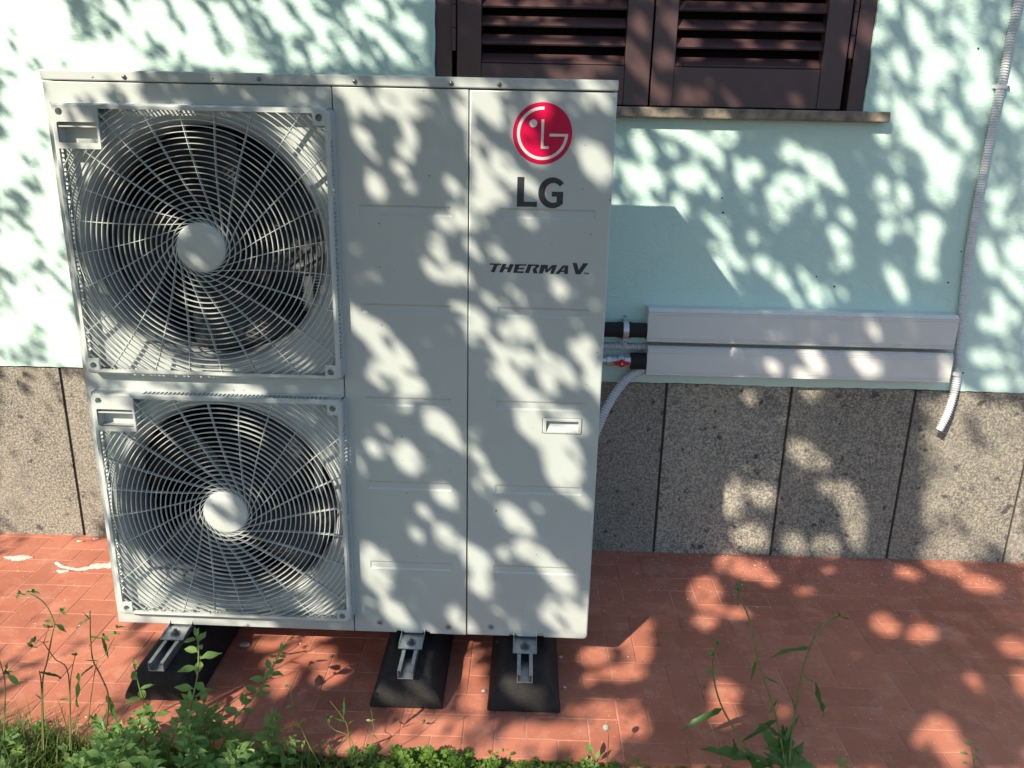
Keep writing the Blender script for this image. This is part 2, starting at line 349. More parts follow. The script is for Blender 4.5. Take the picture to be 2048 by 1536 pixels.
for far, _, cxy, hz, lo, hi in tiles:
    clip = lo < EDGE or hi > WY+.004
    if not far and nt_ < 299:
        nt_ += 1
        if clip: o = clipped_tile(cxy, hz, lo, hi).build('tile', M_tile, pave, recalc=False)
        else: o = inst('tile', TH if hz else TV, pave); o.location = (cxy[0], cxy[1], rng.uniform(-.0005, .0003)); o.rotation_euler = (rng.normal()*.0025, rng.normal()*.0025, 0)
    else:
        q = clipped_tile(cxy, hz, lo, hi); rest.add(q.v, q.f)
tag(rest.build('tile', M_tile, pave, recalc=False), kind='stuff')

# ------------------------------------------------------------------ house wall
house = empty('house_wall', (0, WY, 0)); tag(house, 'pale aqua plastered house wall above a plinth of dark stone slabs', 'wall')
WX0, WX1, WZ0 = .768, 2.037, 1.462
w = MB()
def wrect(x0, x1, z0, z1, y0=-.006, y1=.12): w.box(x0, x1, y0, y1, z0, z1)
zb = ZP
# plaster sheet with slightly wavy lower edge, opening for the window
def sheet(x0, x1, z0, z1, wavy=False):
    n = max(1, int((x1-x0)/.02)); xs = [x0+(x1-x0)*k/n for k in range(n+1)]
    bot = [z0+(math.sin(x*9)*.0015+rng.uniform(-1, 1)*.0011 if wavy else 0) for x in xs]
    vs = [(x, -.006, z) for x, z in zip(xs, bot)]+[(x, -.006, z1) for x in xs]+[(x, .03, z) for x, z in zip(xs, bot)]
    m = n+1; fs = [(k, k+1, m+k+1, m+k) for k in range(n)]+[(k, 2*m+k, 2*m+k+1, k+1) for k in range(n)]
    w.add(vs, fs)
sheet(-4.5, 6.5, zb, WZ0, True)
sheet(-4.5, WX0, WZ0, 4.2); sheet(WX1, 6.5, WZ0, 4.2); sheet(WX0, WX1, 3.0, 4.2)
# ragged reveal of the opening
for sx_, x in ((1, WX0), (-1, WX1)):
    n = 70; vs = []
    for k in range(n+1):
        z = WZ0+(3.0-WZ0)*k/n; e = rng.uniform(-.0016, .0016)+.0008*math.sin(z*31)
        vs += [(x-sx_*.004, -.0075, z), (x+sx_*(.005+e), -.0068, z), (x+sx_*(.006+e), .05, z)]
    w.add(vs, [(3*k+j, 3*k+j+1, 3*k+j+4, 3*k+j+3) for k in range(n) for j in range(2)])
w.build('plaster', M_plaster, house, recalc=False)
back = MB(); back.box(-4.5, 6.5, .13, .4, -.1, WZ0-.06); back.box(-4.5, WX0-.06, .13, .4, WZ0-.06, 4.2); back.box(WX1+.06, 6.5, .13, .4, WZ0-.06, 4.2); back.box(WX0-.06, WX1+.06, .13, .4, 3.05, 4.2)
back.build('masonry', M_grout, house)
jx = [-.478+.4015*k for k in range(-8, 16)]
jx[jx.index(min(jx, key=lambda v: abs(v-1.529)))] = 1.524
for k in range(len(jx)-1):
    a, b_ = jx[k]+.0042, jx[k+1]-.0042
    q = MB(); q.box(a, b_, rng.uniform(-.0015, .0015), .03, -.02, ZP-.003+rng.uniform(-.002, .001), .0016); q.build('stone_slab', M_stone, house)
q = MB(); q.box(-4.5, 6.5, .006, .05, -.02, ZP-.004); q.build('slab_joint', mat('joint_dark', (.035, .036, .035), .9, bump=.5, bscale=100), house)
sl = MB(); sl.box(.66, 2.098, -.045, .05, 1.436, 1.465, .0045); tag(sl.build('window_sill', M_sill), 'rough stone window sill under the brown shutters', 'window sill').location = (0, WY, 0)
# cemented skim patch line and nail holes
for (px, py) in ((1956, 97), (1444, 396), (1446, 425), (1633, 553), (1668, 573), (1896, 565), (1922, 503), (1812, 700)):
    p = at(px, py, WY-.006); q = MB(); q.cyl((p.x, WY-.0085, p.z), (p.x, WY-.004, p.z), random.uniform(.0022, .0034), 8)
    tag(q.build('nail', M_gap), {1956: 'tiny dark nail head high on the wall, right of the shutters', 1444: 'upper of two tiny nail heads right of the heat pump', 1446: 'lower of two tiny nail heads right of the heat pump', 1633: 'tiny nail head above the middle of the ducts', 1668: 'tiny nail head just above the upper duct', 1896: 'tiny nail head above the right end of the ducts', 1922: 'tiny nail head close beside the conduit'}[px], 'nail', 'nail heads in the plaster') if py < 600 else None

# ------------------------------------------------------------------ window behind the shutters
win = empty('window', (0, WY, 0)); tag(win, 'dark window frame holding the brown louvered shutters', 'window')
f = MB()
for x0, x1 in ((.775, .822), (1.985, 2.030)):
    f.box(x0, x1, -.001, .07, 1.4655, 2.95, .002)
f.build('frame', M_shut, win)
f = MB(); f.box(.768, .775, .004, .07, 1.4655, 2.95); f.box(2.030, 2.037, .004, .07, 1.4655, 2.95); f.build('outer_strip', M_shut, win)
f = MB(); f.box(.70, 2.10, .09, .094, 1.41, 3.0); f.build('pane', M_dark, win)
def shutter(label, x0, x1, hinge, st_l, st_r, gapside):
    s = empty('window_shutter', ((x0+x1)/2, WY, 1.4700)); tag(s, label, 'shutter', 'louvered window shutters'); cx = (x0+x1)/2
    q = MB(); q.box(x0-cx, st_l-cx, .002, .045, 0, 1.47, .002); q.build('stile', M_shut, s)
    q = MB(); q.box(st_r-cx, x1-cx, .002, .045, 0, 1.47, .002); q.build('stile', M_shut, s)
    q = MB(); q.box(st_l-cx+.0005, st_r-cx-.0005, .0035, .043, .0005, .1085, .0015); q.build('bottom_rail', M_shut, s)
    q = MB(); q.box(st_l-cx+.0005, st_r-cx-.0005, .0035, .043, 1.37, 1.4695, .0015); q.build('top_rail', M_shut, s)
    a, b_ = st_l-cx+.001, st_r-cx-.001; prof = [(.0065, 0), (.010, -.0045), (.0125, -.003), (.033, .0245), (.0305, .0262), (.0085, .0035)]
    pm = MB(); pm.prism(prof, 'x', a, b_); me = pm.mesh('slat', M_shut); z = .1095+.005; k = 0
    while z < 1.33:
        o = inst('slat', me, s); o.location = (0, 0, z-(0.0 if k else .002)); o.rotation_euler = (rng.uniform(-.012, .012), 0, rng.uniform(-.0006, .0006)); z += .0495; k += 1
    for hz in (.14, 1.2):
        q = MB(); hx = (x0-.0085 if hinge == 'l' else x1+.0085)-cx
        for m in range(3): q.cyl((hx, -.001, hz+m*.062), (hx, -.001, hz+m*.062+.060), .0068, 14)
        q.build('hinge', M_shut, s)
    return s
shutter('left leaf of the brown louvered shutters, partly behind the heat pump', .836, 1.401, 'l', .907, 1.327, 1)
shutter('right leaf of the brown louvered shutters, next to the bare wall', 1.4065, 1.966, 'r', 1.472, 1.897, 0)

# ------------------------------------------------------------------ heat pump
UW, UH, UZ, UYAW = 1.239, 1.3696, .1193, -.0116659
c_, s_ = math.cos(UYAW), math.sin(UYAW)
hp = empty('heat_pump', (UW-UW*c_, -UW*s_, UZ), UYAW); tag(hp, 'large cream outdoor heat pump with two fan grilles and a round red emblem', 'heat pump')
# cabinet shell: sides, bottom, rear grille posts
q = MB(); q.box(.0015, .0035, .012, .33, .012, 1.346); q.box(UW-.0035, UW-.0015, .012, .33, .012, 1.346); q.box(.002, UW-.002, .006, .33, .004, .016); q.box(.60, UW-.004, .325, .329, .016, 1.346); q.build('cabinet', M_paint, hp)
q = MB(); q.box(.631, .637, .012, .32, .016, 1.34); q.box(.006, .631, .20, .206, .655, .690); q.box(.004, .0065, .02, .32, .016, 1.34)
q.build('divider', M_gap, hp)
q = MB(); q.box(.01, .45, .285, .30, .02, 1.34); q.box(.575, .63, .285, .30, .02, 1.34); q.box(.45, .575, .285, .30, .02, .62); q.box(.45, .575, .285, .30, 1.1, 1.34); q.build('coil', M_coil, hp)
q = MB()
for k in range(60): q.box(.44, .585, .282, .287, .62+k*.0082, .6235+k*.0082)
for k in range(4): q.box(.455+k*.035, .458+k*.035, .279, .283, .62, 1.1)
tag(q.build('coil_fins', M_coil, hp), kind='stuff')
q = MB(); q.box(.495, .517, .17, .176, .03, 1.33); q.build('motor_bracket', M_galv, hp)
# top cover
q = MB(); plate(q, rrect(-.001, UW+.001, 1.3475, UH, .004), -.004, .01, .003)
q.box(-.001, UW+.001, .0101, .338, 1.348, UH-.0004, .0015); q.build('top_cover', M_paint, hp)
# front panels
FC = [(.325, .998), (.325, .347)]; RO = .283
q = MB(); plate(q, rrect(0, .6278, .002, 1.3455, .002), 0, .014, .0015, holes=[circ(x, z, RO, 96) for x, z in FC]); q.build('fan_panel', M_paint, hp)
for x, z in FC:
    q = MB(); q.lathe_y(x, z, [(.290, -.0008), (.287, -.0035), (.281, -.003), (.275, .003), (.270, .012), (.2665, .025), (.265, .05), (.265, .14), (.272, .145)]); q.build('bell_mouth', M_inner, hp)
def band(u0, u1, v): return (rrect(u0, u1, v-.0115, v+.0115, .003, 3), .0022, .0045)
rows = (1.089, .866, .640, .422, .200)
def notched(x0, x1, z0, z1, notches, r_right=0, rad=.0095):
    pts = [(x0, z0)]
    for nx in sorted(notches):
        for k in range(0, 9): a = math.pi-math.pi*k/8; pts.append((nx+rad*math.cos(a), z0+rad*math.sin(a)+.0005))
    if r_right:
        for k in range(8): a = -math.pi/2+math.pi/2*k/7; pts.append((x1-r_right+r_right*math.cos(a), z0+r_right+r_right*math.sin(a)))
    else: pts.append((x1, z0))
    pts += [(x1, z1), (x0, z1)]
    return pts
q = MB(); plate(q, notched(.6302, .9222, .002, 1.3455, (.749, .818)), 0, .012, .0015, [band(.676, .886, v) for v in rows]); q.build('front_panel', M_paint, hp)
hx0, hx1, hz0, hz1 = 1.103, 1.199, .5705, .612
q = MB(); plate(q, notched(.9242, UW, .002, 1.3455, (1.046, 1.116), .012), 0, .014, .0045, [band(.992, 1.205, v) for v in rows]+[(rrect(hx0, hx1, hz0, hz1, .005), .0200, .0006)])
sp_panel = q.build('service_panel', M_paint, hp)
# pull handle set into the service panel
q = MB(); a0, a1, b0, b1 = hx0+.0095, hx1-.0095, hz0+.0055, hz1-.0085
plate(q, rrect(hx0+.0012, hx1-.0012, hz0+.0012, hz1-.0012, .0045), -.0014, .0030, .0022, holes=[rrect(a0, a1, b0, b1, .0015, 2)])
dp = .0165
q.add([(a0, .0005, b0), (a1, .0005, b0), (a1, dp, b1-.004), (a0, dp, b1-.004)], [(0, 1, 2, 3)])
q.add([(a0, .0005, b1), (a1, .0005, b1), (a1, dp, b1), (a0, dp, b1), (a1, dp, b1-.004), (a0, dp, b1-.004)], [(0, 1, 2, 3), (3, 2, 4, 5)])
for a_ in (a0, a1): q.add([(a_, .0005, b0), (a_, dp, b1-.004), (a_, dp, b1), (a_, .0005, b1)], [(0, 1, 2, 3)])
q.build('pull_handle', M_paint, sp_panel)
# screws
SC = MB(); SC.lathe_y(0, 0, [(.0001, -.0042), (.0030, -.0040), (.0044, -.0028), (.0048, -.0012), (.0048, 0), (.0070, .0002), (.0070, .001)], 18)
SC.box(-.0022, .0022, -.0046, -.0041, -.0005, .0005); SC.box(-.0005, .0005, -.0047, -.0042, -.0022, .0022)
sme = SC.mesh('screw', M_screw)
for u, v, y in ((.183, 1.3565, -.004), (.475, 1.3575, -.004), (.680, 1.3565, -.004), (.886, 1.3565, -.004), (.988, 1.3565, -.004)):
    o = inst('screw', sme, hp); o.location = (u, y, v); o.rotation_euler = (0, random.uniform(0, 3), 0)
RC = MB(); RC.lathe_y(0, 0, [(.0090, -.0004), (.0072, -.0012), (.0056, -.0008), (.0052, .0003), (.0001, .0006)], 20)
rme = RC.mesh('screw_seat', mat('seat', (.30, .30, .29), .5))
for u, v in ((.696, .030), (.876, .024), (.987, .029)):
    o = inst('screw_seat', rme, hp); o.location = (u, -.0002, v)
    o = inst('screw', sme, hp); o.location = (u, .0015, v); o.scale = (.95, .95, .95)

# fan guards
GY = -.034
def inside(x, z): # clear area of the guard, local to its centre
    if abs(x) > .291 or abs(z) > .290: return False
    if x < -.196 and z > .204: return False
    if (x > .268 and z > .266) or (x > .268 and z < -.266) or (x < -.268 and z < -.266): return False
    return True
def build_guard(cx, cz):
    q = MB(); H, V = .301, .301; yf = GY
    # front border, chamfered outside, and comb side walls
    o_, i_ = rrect(-H+.004, H-.004, -V+.004, V-.004, .012, 6), rrect(-.291, .291, -.290, .290, .003, 6); n = len(o_)
    lo = [(p[0], yf, p[1]) for p in i_]; lm = [(p[0], yf, p[1]) for p in o_]
    o2 = rrect(-H, H, -V, V, .014, 6); l2 = [(p[0], yf+.004, p[1]) for p in o2]; l3 = [(p[0], yf+.0065, p[1]) for p in o2]; li = [(p[0], yf+.007, p[1]) for p in i_]
    for A, B in ((lo, lm), (lm, l2), (l2, l3), (l3, li), (li, lo)):
        q.add(A+B, [(k, (k+1) % n, n+(k+1) % n, n+k) for k in range(n)], False)
    o3 = rrect(-H-.004, H+.004, -V-.004, V+.004, .016, 6); o3b = rrect(-H-.002, H+.002, -V-.002, V+.002, .015, 6)
    l4 = [(p[0], -.005, p[1]) for p in o3b]; l5 = [(p[0], -.0006, p[1]) for p in o3]; l4i = [(p[0]*.985, -.005, p[1]*.985) for p in o3b]; l5i = [(p[0]*.985, -.0006, p[1]*.985) for p in o3]
    for A, B in ((l4i, l4), (l4, l5), (l5, l5i), (l5i, l4i)): q.add(A+B, [(k, (k+1) % n, n+(k+1) % n, n+k) for k in range(n)])
    ya, yb = yf+.0065, -.005
    def post(x0, x1, z0, z1): q.box(x0, x1, ya, yb, z0, z1)
    for sgn in (-1, 1):                                       # top and bottom combs
        z0, z1 = (V-.0025, V) if sgn > 0 else (-V, -V+.0025); x = -.18 if sgn > 0 else -.26
        post(-H, x, z0, z1); post(.262, H, z0, z1)
        while x < .262: post(x, x+.0036, z0, z1); x += .0100
        x0, x1 = (H-.0025, H) if sgn > 0 else (-H, -H+.0025); z = -.255
        post(x0, x1, -V, z); post(x0, x1, .235, V)
        while z < .235: post(x0, x1, z, z+.0036); z += .0100
    # corner pads with bolt holes, the upper left one carries the grip pocket
    def pad(x0, x1, z0, z1, hx, hz, rec=()):
        plate(q, rrect(x0, x1, z0, z1, .003, 3), yf-.0006, yf+.006, .0008, recesses=[(circ(hx, hz, .0078, 20), .019, .0012)], holes=list(rec))
    pad(.266, .294, .264, .294, .279, .281); pad(.266, .294, -.294, -.264, .279, -.281); pad(-.294, -.266, -.294, -.264, -.281, -.281)
    pk = rrect(-.289, -.202, .219, .262, .004, 4)
    pad(-.297, -.197, .206, .297, -.281, .283, [pk])
    # pocket: sloping floor and lip
    q.box(-.289, -.202, yf+.001, yf+.031, .2165, .219); q.box(-.289, -.202, yf+.001, yf+.031, .262, .2645)
    q.box(-.2915, -.289, yf+.001, yf+.031, .219, .262); q.box(-.202, -.1995, yf+.001, yf+.031, .219, .262)
    q.add([(-.289, yf+.030, .262), (-.202, yf+.030, .262), (-.202, yf+.030, .219), (-.289, yf+.030, .219)], [(0, 1, 2, 3)])
    q.add([(-.289, yf+.0025, .2545), (-.202, yf+.0025, .2545), (-.202, yf+.020, .2530), (-.289, yf+.020, .2530), (-.289, yf+.0025, .2515), (-.202, yf+.0025, .2515)], [(0, 1, 2, 3), (0, 1, 5, 4)])
    g_ = q.build('fan_guard', M_guard, hp); g_.location = (cx+.003, 0, cz+.002)
    # rings
    rings = 28; HUB = .0555
    for k in range(1, rings+1):
        r = HUB+.0122*k-.003; rm = MB(); n = 112; hw = .00108; y0_, y1_ = yf+.0005, yf+.0050
        ok = [inside(r*math.cos(2*math.pi*(i+.5)/n), r*math.sin(2*math.pi*(i+.5)/n)) for i in range(n)]
        if not any(ok): continue
        vs = []
        for i in range(n):
            a = 2*math.pi*i/n; ca, sa = math.cos(a), math.sin(a)
            vs += [((r+d)*ca, y, (r+d)*sa) for d, y in ((-hw*.75, y0_), (hw*.75, y0_), (hw, y1_), (-hw, y1_))]
        runs = [list(range(n))] if all(ok) else []
        if not runs:
            st = next(i for i in range(n) if not ok[i]); cur = []
            for i in range(st, st+n+1):
                if ok[i % n]: cur.append(i % n)
                elif cur: runs.append(cur); cur = []
        for run in runs:
            if len(run) < 2: continue
            used = sorted({x for i in run for x in (i, (i+1) % n)}); ix_ = {u: q_ for q_, u in enumerate(used)}
            rm = MB(); rm.add([vs[4*u+j] for u in used for j in range(4)], [(4*ix_[i]+j, 4*ix_[(i+1) % n]+j, 4*ix_[(i+1) % n]+(j+1) % 4, 4*ix_[i]+(j+1) % 4) for i in run for j in range(4)], False)
            rm.build('ring', M_guard, g_, recalc=False)
    # spokes run tangentially off the hub
    NS = 24; d0 = .054
    for k in range(NS):
        al = 2*math.pi*(k+.35)/NS; tx, tz = math.cos(al)*d0, math.sin(al)*d0; dx, dz = -math.sin(al), math.cos(al)
        pts = []; t = .004
        while t < .45:
            bend = .03*(t/.3)**2
            x, z = tx+dx*t+math.cos(al)*bend*.0+math.cos(al)*bend, tz+dz*t+math.sin(al)*bend
            if not inside(x, z): break
            pts.append((x, z)); t += .03
        while not inside(x, z): t -= .002; bend = .03*(t/.3)**2; x, z = tx+dx*t+math.cos(al)*bend, tz+dz*t+math.sin(al)*bend
        pts.append((x, z)); vs = []
        for i, (x, z) in enumerate(pts):
            p0, p1 = pts[max(0, i-1)], pts[min(len(pts)-1, i+1)]; l = math.hypot(p1[0]-p0[0], p1[1]-p0[1]) or 1; nx, nz = -(p1[1]-p0[1])/l, (p1[0]-p0[0])/l
            vs += [(x+nx*.00065, yf+.0012, z+nz*.00065), (x-nx*.00065, yf+.0012, z-nz*.00065), (x-nx*.0010, yf+.0100, z-nz*.0009), (x+nx*.0010, yf+.0100, z+nz*.0009)]
        m = len(pts); sm = MB(); sm.add(vs, [(4*i+j, 4*(i+1)+j, 4*(i+1)+(j+1) % 4, 4*i+(j+1) % 4) for i in range(m-1) for j in range(4)]+[(4*m-4, 4*m-3, 4*m-2, 4*m-1)])
        sm.build('spoke', M_guard, g_, recalc=False)
    hm = MB(); hm.lathe_y(0, 0, [(.0001, yf-.0015), (.050, yf-.0015), (.0545, yf-.0005), (.0560, yf+.002), (.0560, yf+.012)], 64); hm.build('hub_cap', M_guard, g_)
    # fan behind
    fn = MB(); fn.lathe_y(0, 0, [(.0001, .045), (.06, .048), (.065, .06), (.065, .13)], 40); fo = fn.build('fan_hub', M_blade, hp); fo.location = (cx, 0, cz)
    for bl in range(4):
        bm_ = MB(); n1, n2 = 10, 8; vs = []
        for i in range(n1+1):
            rr = .06+(.258-.06)*i/n1
            for j in range(n2+1):
                tt = j/n2; a = -.15+.95*(tt-.0)*(0.8+.35*i/n1)+.30*(i/n1)**1.5; vs.append((rr*math.cos(a), .052+.075*tt+.01*math.sin(i/n1*3), rr*math.sin(a)))
        bm_.add(vs, [(i*(n2+1)+j, i*(n2+1)+j+1, (i+1)*(n2+1)+j+1, (i+1)*(n2+1)+j) for i in range(n1) for j in range(n2)], True)
        o = bm_.build('fan_blade', M_blade, hp); o.location = (cx, 0, cz); o.rotation_euler = (0, bl*math.pi/2+(.4 if cz > .6 else 1.1), 0)
        o.modifiers.new('thick', 'SOLIDIFY').thickness = .003
for cx, cz in FC: build_guard(cx, cz)

# emblem and lettering on the service panel
EX, EZ, ER = 1.0825, 1.2590, .0640
em = MB(); plate(em, circ(EX, EZ, ER, 80), -.0010, .0002, .0003); emo = em.build('emblem', M_logo, sp_panel)
el = MB(); YB = -.0014
def ringseg(r0, r1, a0, a1, n=60):
    P = [(EX+r1*ER*math.cos(R(a0+(a1-a0)*k/n)), EZ+r1*ER*math.sin(R(a0+(a1-a0)*k/n))) for k in range(n+1)]
    return P+[(EX+r0*ER*math.cos(R(a0+(a1-a0)*k/n)), EZ+r0*ER*math.sin(R(a0+(a1-a0)*k/n))) for k in range(n, -1, -1)]
def flat(mb, poly, y=YB, th=.0005):
    a = sum(poly[i-1][0]*poly[i][1]-poly[i][0]*poly[i-1][1] for i in range(len(poly)))
    if a < 0: poly = poly[::-1]
    mb.addbm(poly_bm(poly, (), y)); n = len(poly)
    mb.add([(p[0], y, p[1]) for p in poly]+[(p[0], y+th, p[1]) for p in poly], [(k, (k+1) % n, n+(k+1) % n, n+k) for k in range(n)])
outer = [(EX+.858*ER*math.cos(R(a)), EZ+.858*ER*math.sin(R(a))) for a in np.linspace(87, 360, 90)]
inner = [(EX+.762*ER*math.cos(R(a)), EZ+.762*ER*math.sin(R(a))) for a in np.linspace(354, 87, 88)]
flat(el, outer+[(EX+.24*ER, EZ), (EX+.24*ER, EZ-.088*ER)]+inner)
flat(el, circ(EX-.315*ER, EZ+.32*ER, .128*ER, 32))
flat(el, [(EX+ER*x, EZ+ER*z) for x, z in ((-.045, .45), (.045, .45), (.045, -.405), (.225, -.405), (.225, -.49), (-.045, -.49))])
el.build('emblem_line', M_logow, sp_panel, recalc=False)
K = .0001655
def letter(poly_list):
    for p in poly_list: 
        mb = MB(); flat(mb, p, -.0007, .0004); mb.build('letter', M_ink, sp_panel, recalc=False)
def LG(X, Y): return (1.0305+(X-650)*K, 1.1675-(Y-163)*K*.985)
letter([[LG(650, 163), LG(742, 163), LG(742, 485), LG(918, 485), LG(918, 553), LG(650, 553)]])
go = [LG(1122+190*math.cos(R(a)), 362-203*math.sin(R(a))) for a in np.linspace(40, 315, 60)]
gi = [LG(1130+112*math.cos(R(a)), 363-130*math.sin(R(a))) for a in np.linspace(-64, -319, 50)]
letter([go+[LG(1263, 522), LG(1263, 345), LG(1112, 345), LG(1112, 410), LG(1180, 410)]+gi])
def TV_(X, Yy): return (.9730+(X-97)*.000122, .9768-(Yy-105-(X-97)*.0245)*.0001245)
for pl, hole in (([(97,105),(308,113),(296,137),(238,135),(182,267),(113,262),(172,132),(90,130)], None),
    ([(330,113),(400,116),(375,178),(440,180),(465,118),(540,120),(475,270),(408,268),(430,208),(362,206),(337,268),(267,268)], None),
    ([(565,120),(775,122),(765,148),(640,148),(628,185),(735,185),(720,214),(618,212),(606,248),(728,250),(718,282),(527,277)], None),
    ([(805,122),(985,126),(1012,140),(1008,166),(955,206),(982,288),(905,285),(885,212),(935,172),(940,152),(868,150),(820,282),(745,280)], None),
    ([(1040,130),(1168,132),(1170,215),(1245,134),(1340,136),(1278,296),(1212,294),(1250,190),(1165,270),(1120,270),(1118,190),(1075,290),(1005,288)], None),
    ([(1445,140),(1545,144),(1545,298),(1475,298),(1475,262),(1405,260),(1380,298),(1308,296)], [(1475,172),(1475,232),(1425,232)]),
    ([(1622,96),(1700,98),(1740,222),(1820,100),(1912,104),(1775,305),(1688,303)], None),
    ([(1832,270),(1872,270),(1872,280),(1858,280),(1852,308),(1842,308),(1846,280),(1832,280)], None),
    ([(1880,270),(1893,270),(1900,292),(1910,270),(1926,270),(1926,308),(1917,308),(1917,285),(1905,305),(1895,305),(1887,285),(1884,308),(1874,308)], None)):
    mb = MB(); P = [TV_(*p) for p in pl]
    mb.addbm(poly_bm(P, [[TV_(*p) for p in hole]] if hole else (), -.0007)); n = len(P)
    mb.add([(p[0], -.0007, p[1]) for p in P]+[(p[0], -.0003, p[1]) for p in P], [(k, (k+1) % n, n+(k+1) % n, n+k) for k in range(n)])
    mb.build('letter', M_ink, sp_panel, recalc=False)

# ------------------------------------------------------------------ rubber feet with rails, and the brackets of the pump
FEET = [(.168, 'left rubber foot with strut rail, among the weeds'), (.784, 'middle rubber foot with strut rail under the front panel'), (1.0775, 'right rubber foot with strut rail, nearest the open paving')]
br = MB()                                                     # folded foot plate of the cabinet
br.box(-.0295, .0295, -.062, .020, .1155-UZ, .1178-UZ)
fl = [(-.060, .1155-UZ), (.020, .1155-UZ), (.020, .150-UZ), (.006, .150-UZ), (-.0035, .1265-UZ), (-.050, .1215-UZ), (-.060, .1180-UZ)]
br.prism(fl, 'x', -.0305, -.0290); br.prism(fl, 'x', .0290, .0305)
br.box(-.0295, .0295, .019, .021, .1155-UZ, .140-UZ)
bme = br.mesh('mounting_bracket', M_galv)
bt = MB(); bt.tube([(0, -.036, .1178-UZ), (0, -.036, .1200-UZ)], .0125, 20); bt.tube([(0, -.036, .1200-UZ), (0, -.036, .1255-UZ)], .0078, 6, True, False); bt.tube([(0, -.036, .1255-UZ), (0, -.036, .131-UZ)], .0042, 10)
btme = bt.mesh('bolt', M_screw)
for i, (x, lab) in enumerate(FEET):
    t = empty('rubber_foot', (x, 0, 0)); tag(t, lab, 'support foot', 'rubber feet under the heat pump'); t.rotation_euler = (0, 0, 0)
    q = MB(); ys = [(-.137, 0, 1.0, 1.0), (-.134, .012, .995, .99), (-.128, .05, .96, .97), (-.112, .1, .93, 1.0), (-.09, 0, .98, 1)]
    prof = lambda hs, ts: [(-.0915*hs, .001), (-.0915*hs, .013), (-.082*hs, .034), (-.070*hs, .056*ts), (-.062*hs, .080*ts), (-.052*hs, .0905*ts), (.052*hs, .0905*ts), (.062*hs, .080*ts), (.070*hs, .056*ts), (.082*hs, .034), (.0915*hs, .013), (.0915*hs, .001)]
    secs = [(-.138, 1.0, .28), (-.133, 1.0, .62), (-.124, .995, .90), (-.108, .99, .985), (-.085, .985, 1.0), (.40, .985, 1.0), (.45, .99, .98), (.465, 1, .28)]
    vs = [(p[0], y, min(p[1], .0905*ts) if ts < 1 else p[1]) for y, hs, ts in secs for p in prof(hs, 1.0)]; n = 12
    q.add(vs, [(k*n+j, k*n+(j+1) % n, (k+1)*n+(j+1) % n, (k+1)*n+j) for k in range(len(secs)-1) for j in range(n)]+[tuple(range(n)), tuple(range(len(secs)*n-1, len(secs)*n-n-1, -1))], True)
    ft = q.build('rubber_block', M_rubber, t)
    bv = ft.modifiers.new('bevel', 'BEVEL'); bv.width = .004; bv.segments = 2; bv.limit_method = 'ANGLE'; bv.angle_limit = R(35)
    rl = MB(); wv = .0195
    rl.prism([(-wv, .0908), (wv, .0908), (wv, .1148), (wv-.009, .1148), (wv-.009, .1085), (wv-.0072, .1085), (wv-.0072, .1128), (wv-.0022, .1128), (wv-.0022, .093),
              (-wv+.0022, .093), (-wv+.0022, .1128), (-wv+.0072, .1128), (-wv+.0072, .1085), (-wv+.009, .1085), (-wv+.009, .1148), (-wv, .1148)], 'y', -.142, .455)
    rl.build('strut_rail', M_galv, t, bevel=.0004)
    dx = x-(UW-UW*c_)
    o = inst('mounting_bracket', bme, hp); o.location = (dx, 0, 0)
    ob = inst('bolt', btme, o)

# ------------------------------------------------------------------ cable ducts
def duct(name, label, x0, x1, z0, z1, d):
    h = (z1-z0)
    P = [(0, 0), (-d+.003, 0), (-d, .003)]
    for zz in (.007, .012): P += [(-d, zz), (-d+.0018, zz+.0005), (-d+.0018, zz+.0021), (-d, zz+.0026)]
    for zz in (h-.022, h-.014): P += [(-d, zz), (-d+.0018, zz+.0005), (-d+.0018, zz+.0021), (-d, zz+.0026)]
    P += [(-d, h-.009), (-d+.011, h), (0, h)]
    q = MB(); q.prism(P, 'x', x0, x1)
    o = q.build(name, M_duct, None, bevel=.0004); o.location = (0, WY-.006, z0); tag(o, label, 'cable duct', 'pale plastic ducts on the wall'); return o
duct('cable_duct', 'upper of the two long pale grey plastic ducts', 1.4375, 2.391, .7690, .8760, .062)
duct('cable_duct', 'lower of the two long pale grey plastic ducts, just above the stone plinth', 1.4430, 2.397, .6595, .7550, .060)
q = MB(); q.box(1.425, 1.443, WY-.04, WY-.006, .6590, .6660); tag(q.build('bracket_tab', M_plastic), 'small white tab beside the lower duct end', 'tab')
# pipes
q = MB(); q.cyl((1.02, WY-.044, .8010), (1.60, WY-.044, .8010), .0235, 28)
q.cyl((1.348, WY-.044, .8010), (1.388, WY-.044, .8010), .0255, 28); tag(q.build('insulated_pipe', M_foam), 'black foam insulated pipe held by the metal clamp', 'pipe')
cl = empty('pipe_clamp', (1.372, WY-.044, .801)); tag(cl, 'shiny metal pipe clamp round the upper black pipe', 'pipe clamp')
q = MB(); n = 28; vs = []
for k in range(n+1):
    a = R(80+200*k/n)
    for r_, x in ((.0262, -.0085), (.0262, .0085), (.0280, .0085), (.0280, -.0085)): vs.append((x, math.cos(a)*r_, math.sin(a)*r_))
q.add(vs, [(4*k+j, 4*k+(j+1) % 4, 4*k+4+(j+1) % 4, 4*k+4+j) for k in range(n) for j in range(4)], False); q.build('band', M_chrome, cl)
q = MB(); q.box(-.006, .006, .004, .036, .0265, .0285); q.box(-.006, .006, .034, .036, .0265, .042); q.build('tab', M_galv, cl)
q = MB(); q.box(-.007, .005, .004, .036, -.0285, -.0265); q.box(-.007, .005, -.004, -.002, -.046, -.0265); q.build('tab', M_galv, cl)
q = MB(); q.cyl((-.001, -.006, -.038), (-.001, .036, -.038), .0032, 12); q.cyl((0, .031, .036), (0, .036, .036), .003, 12); q.build('screw', M_screw, cl)
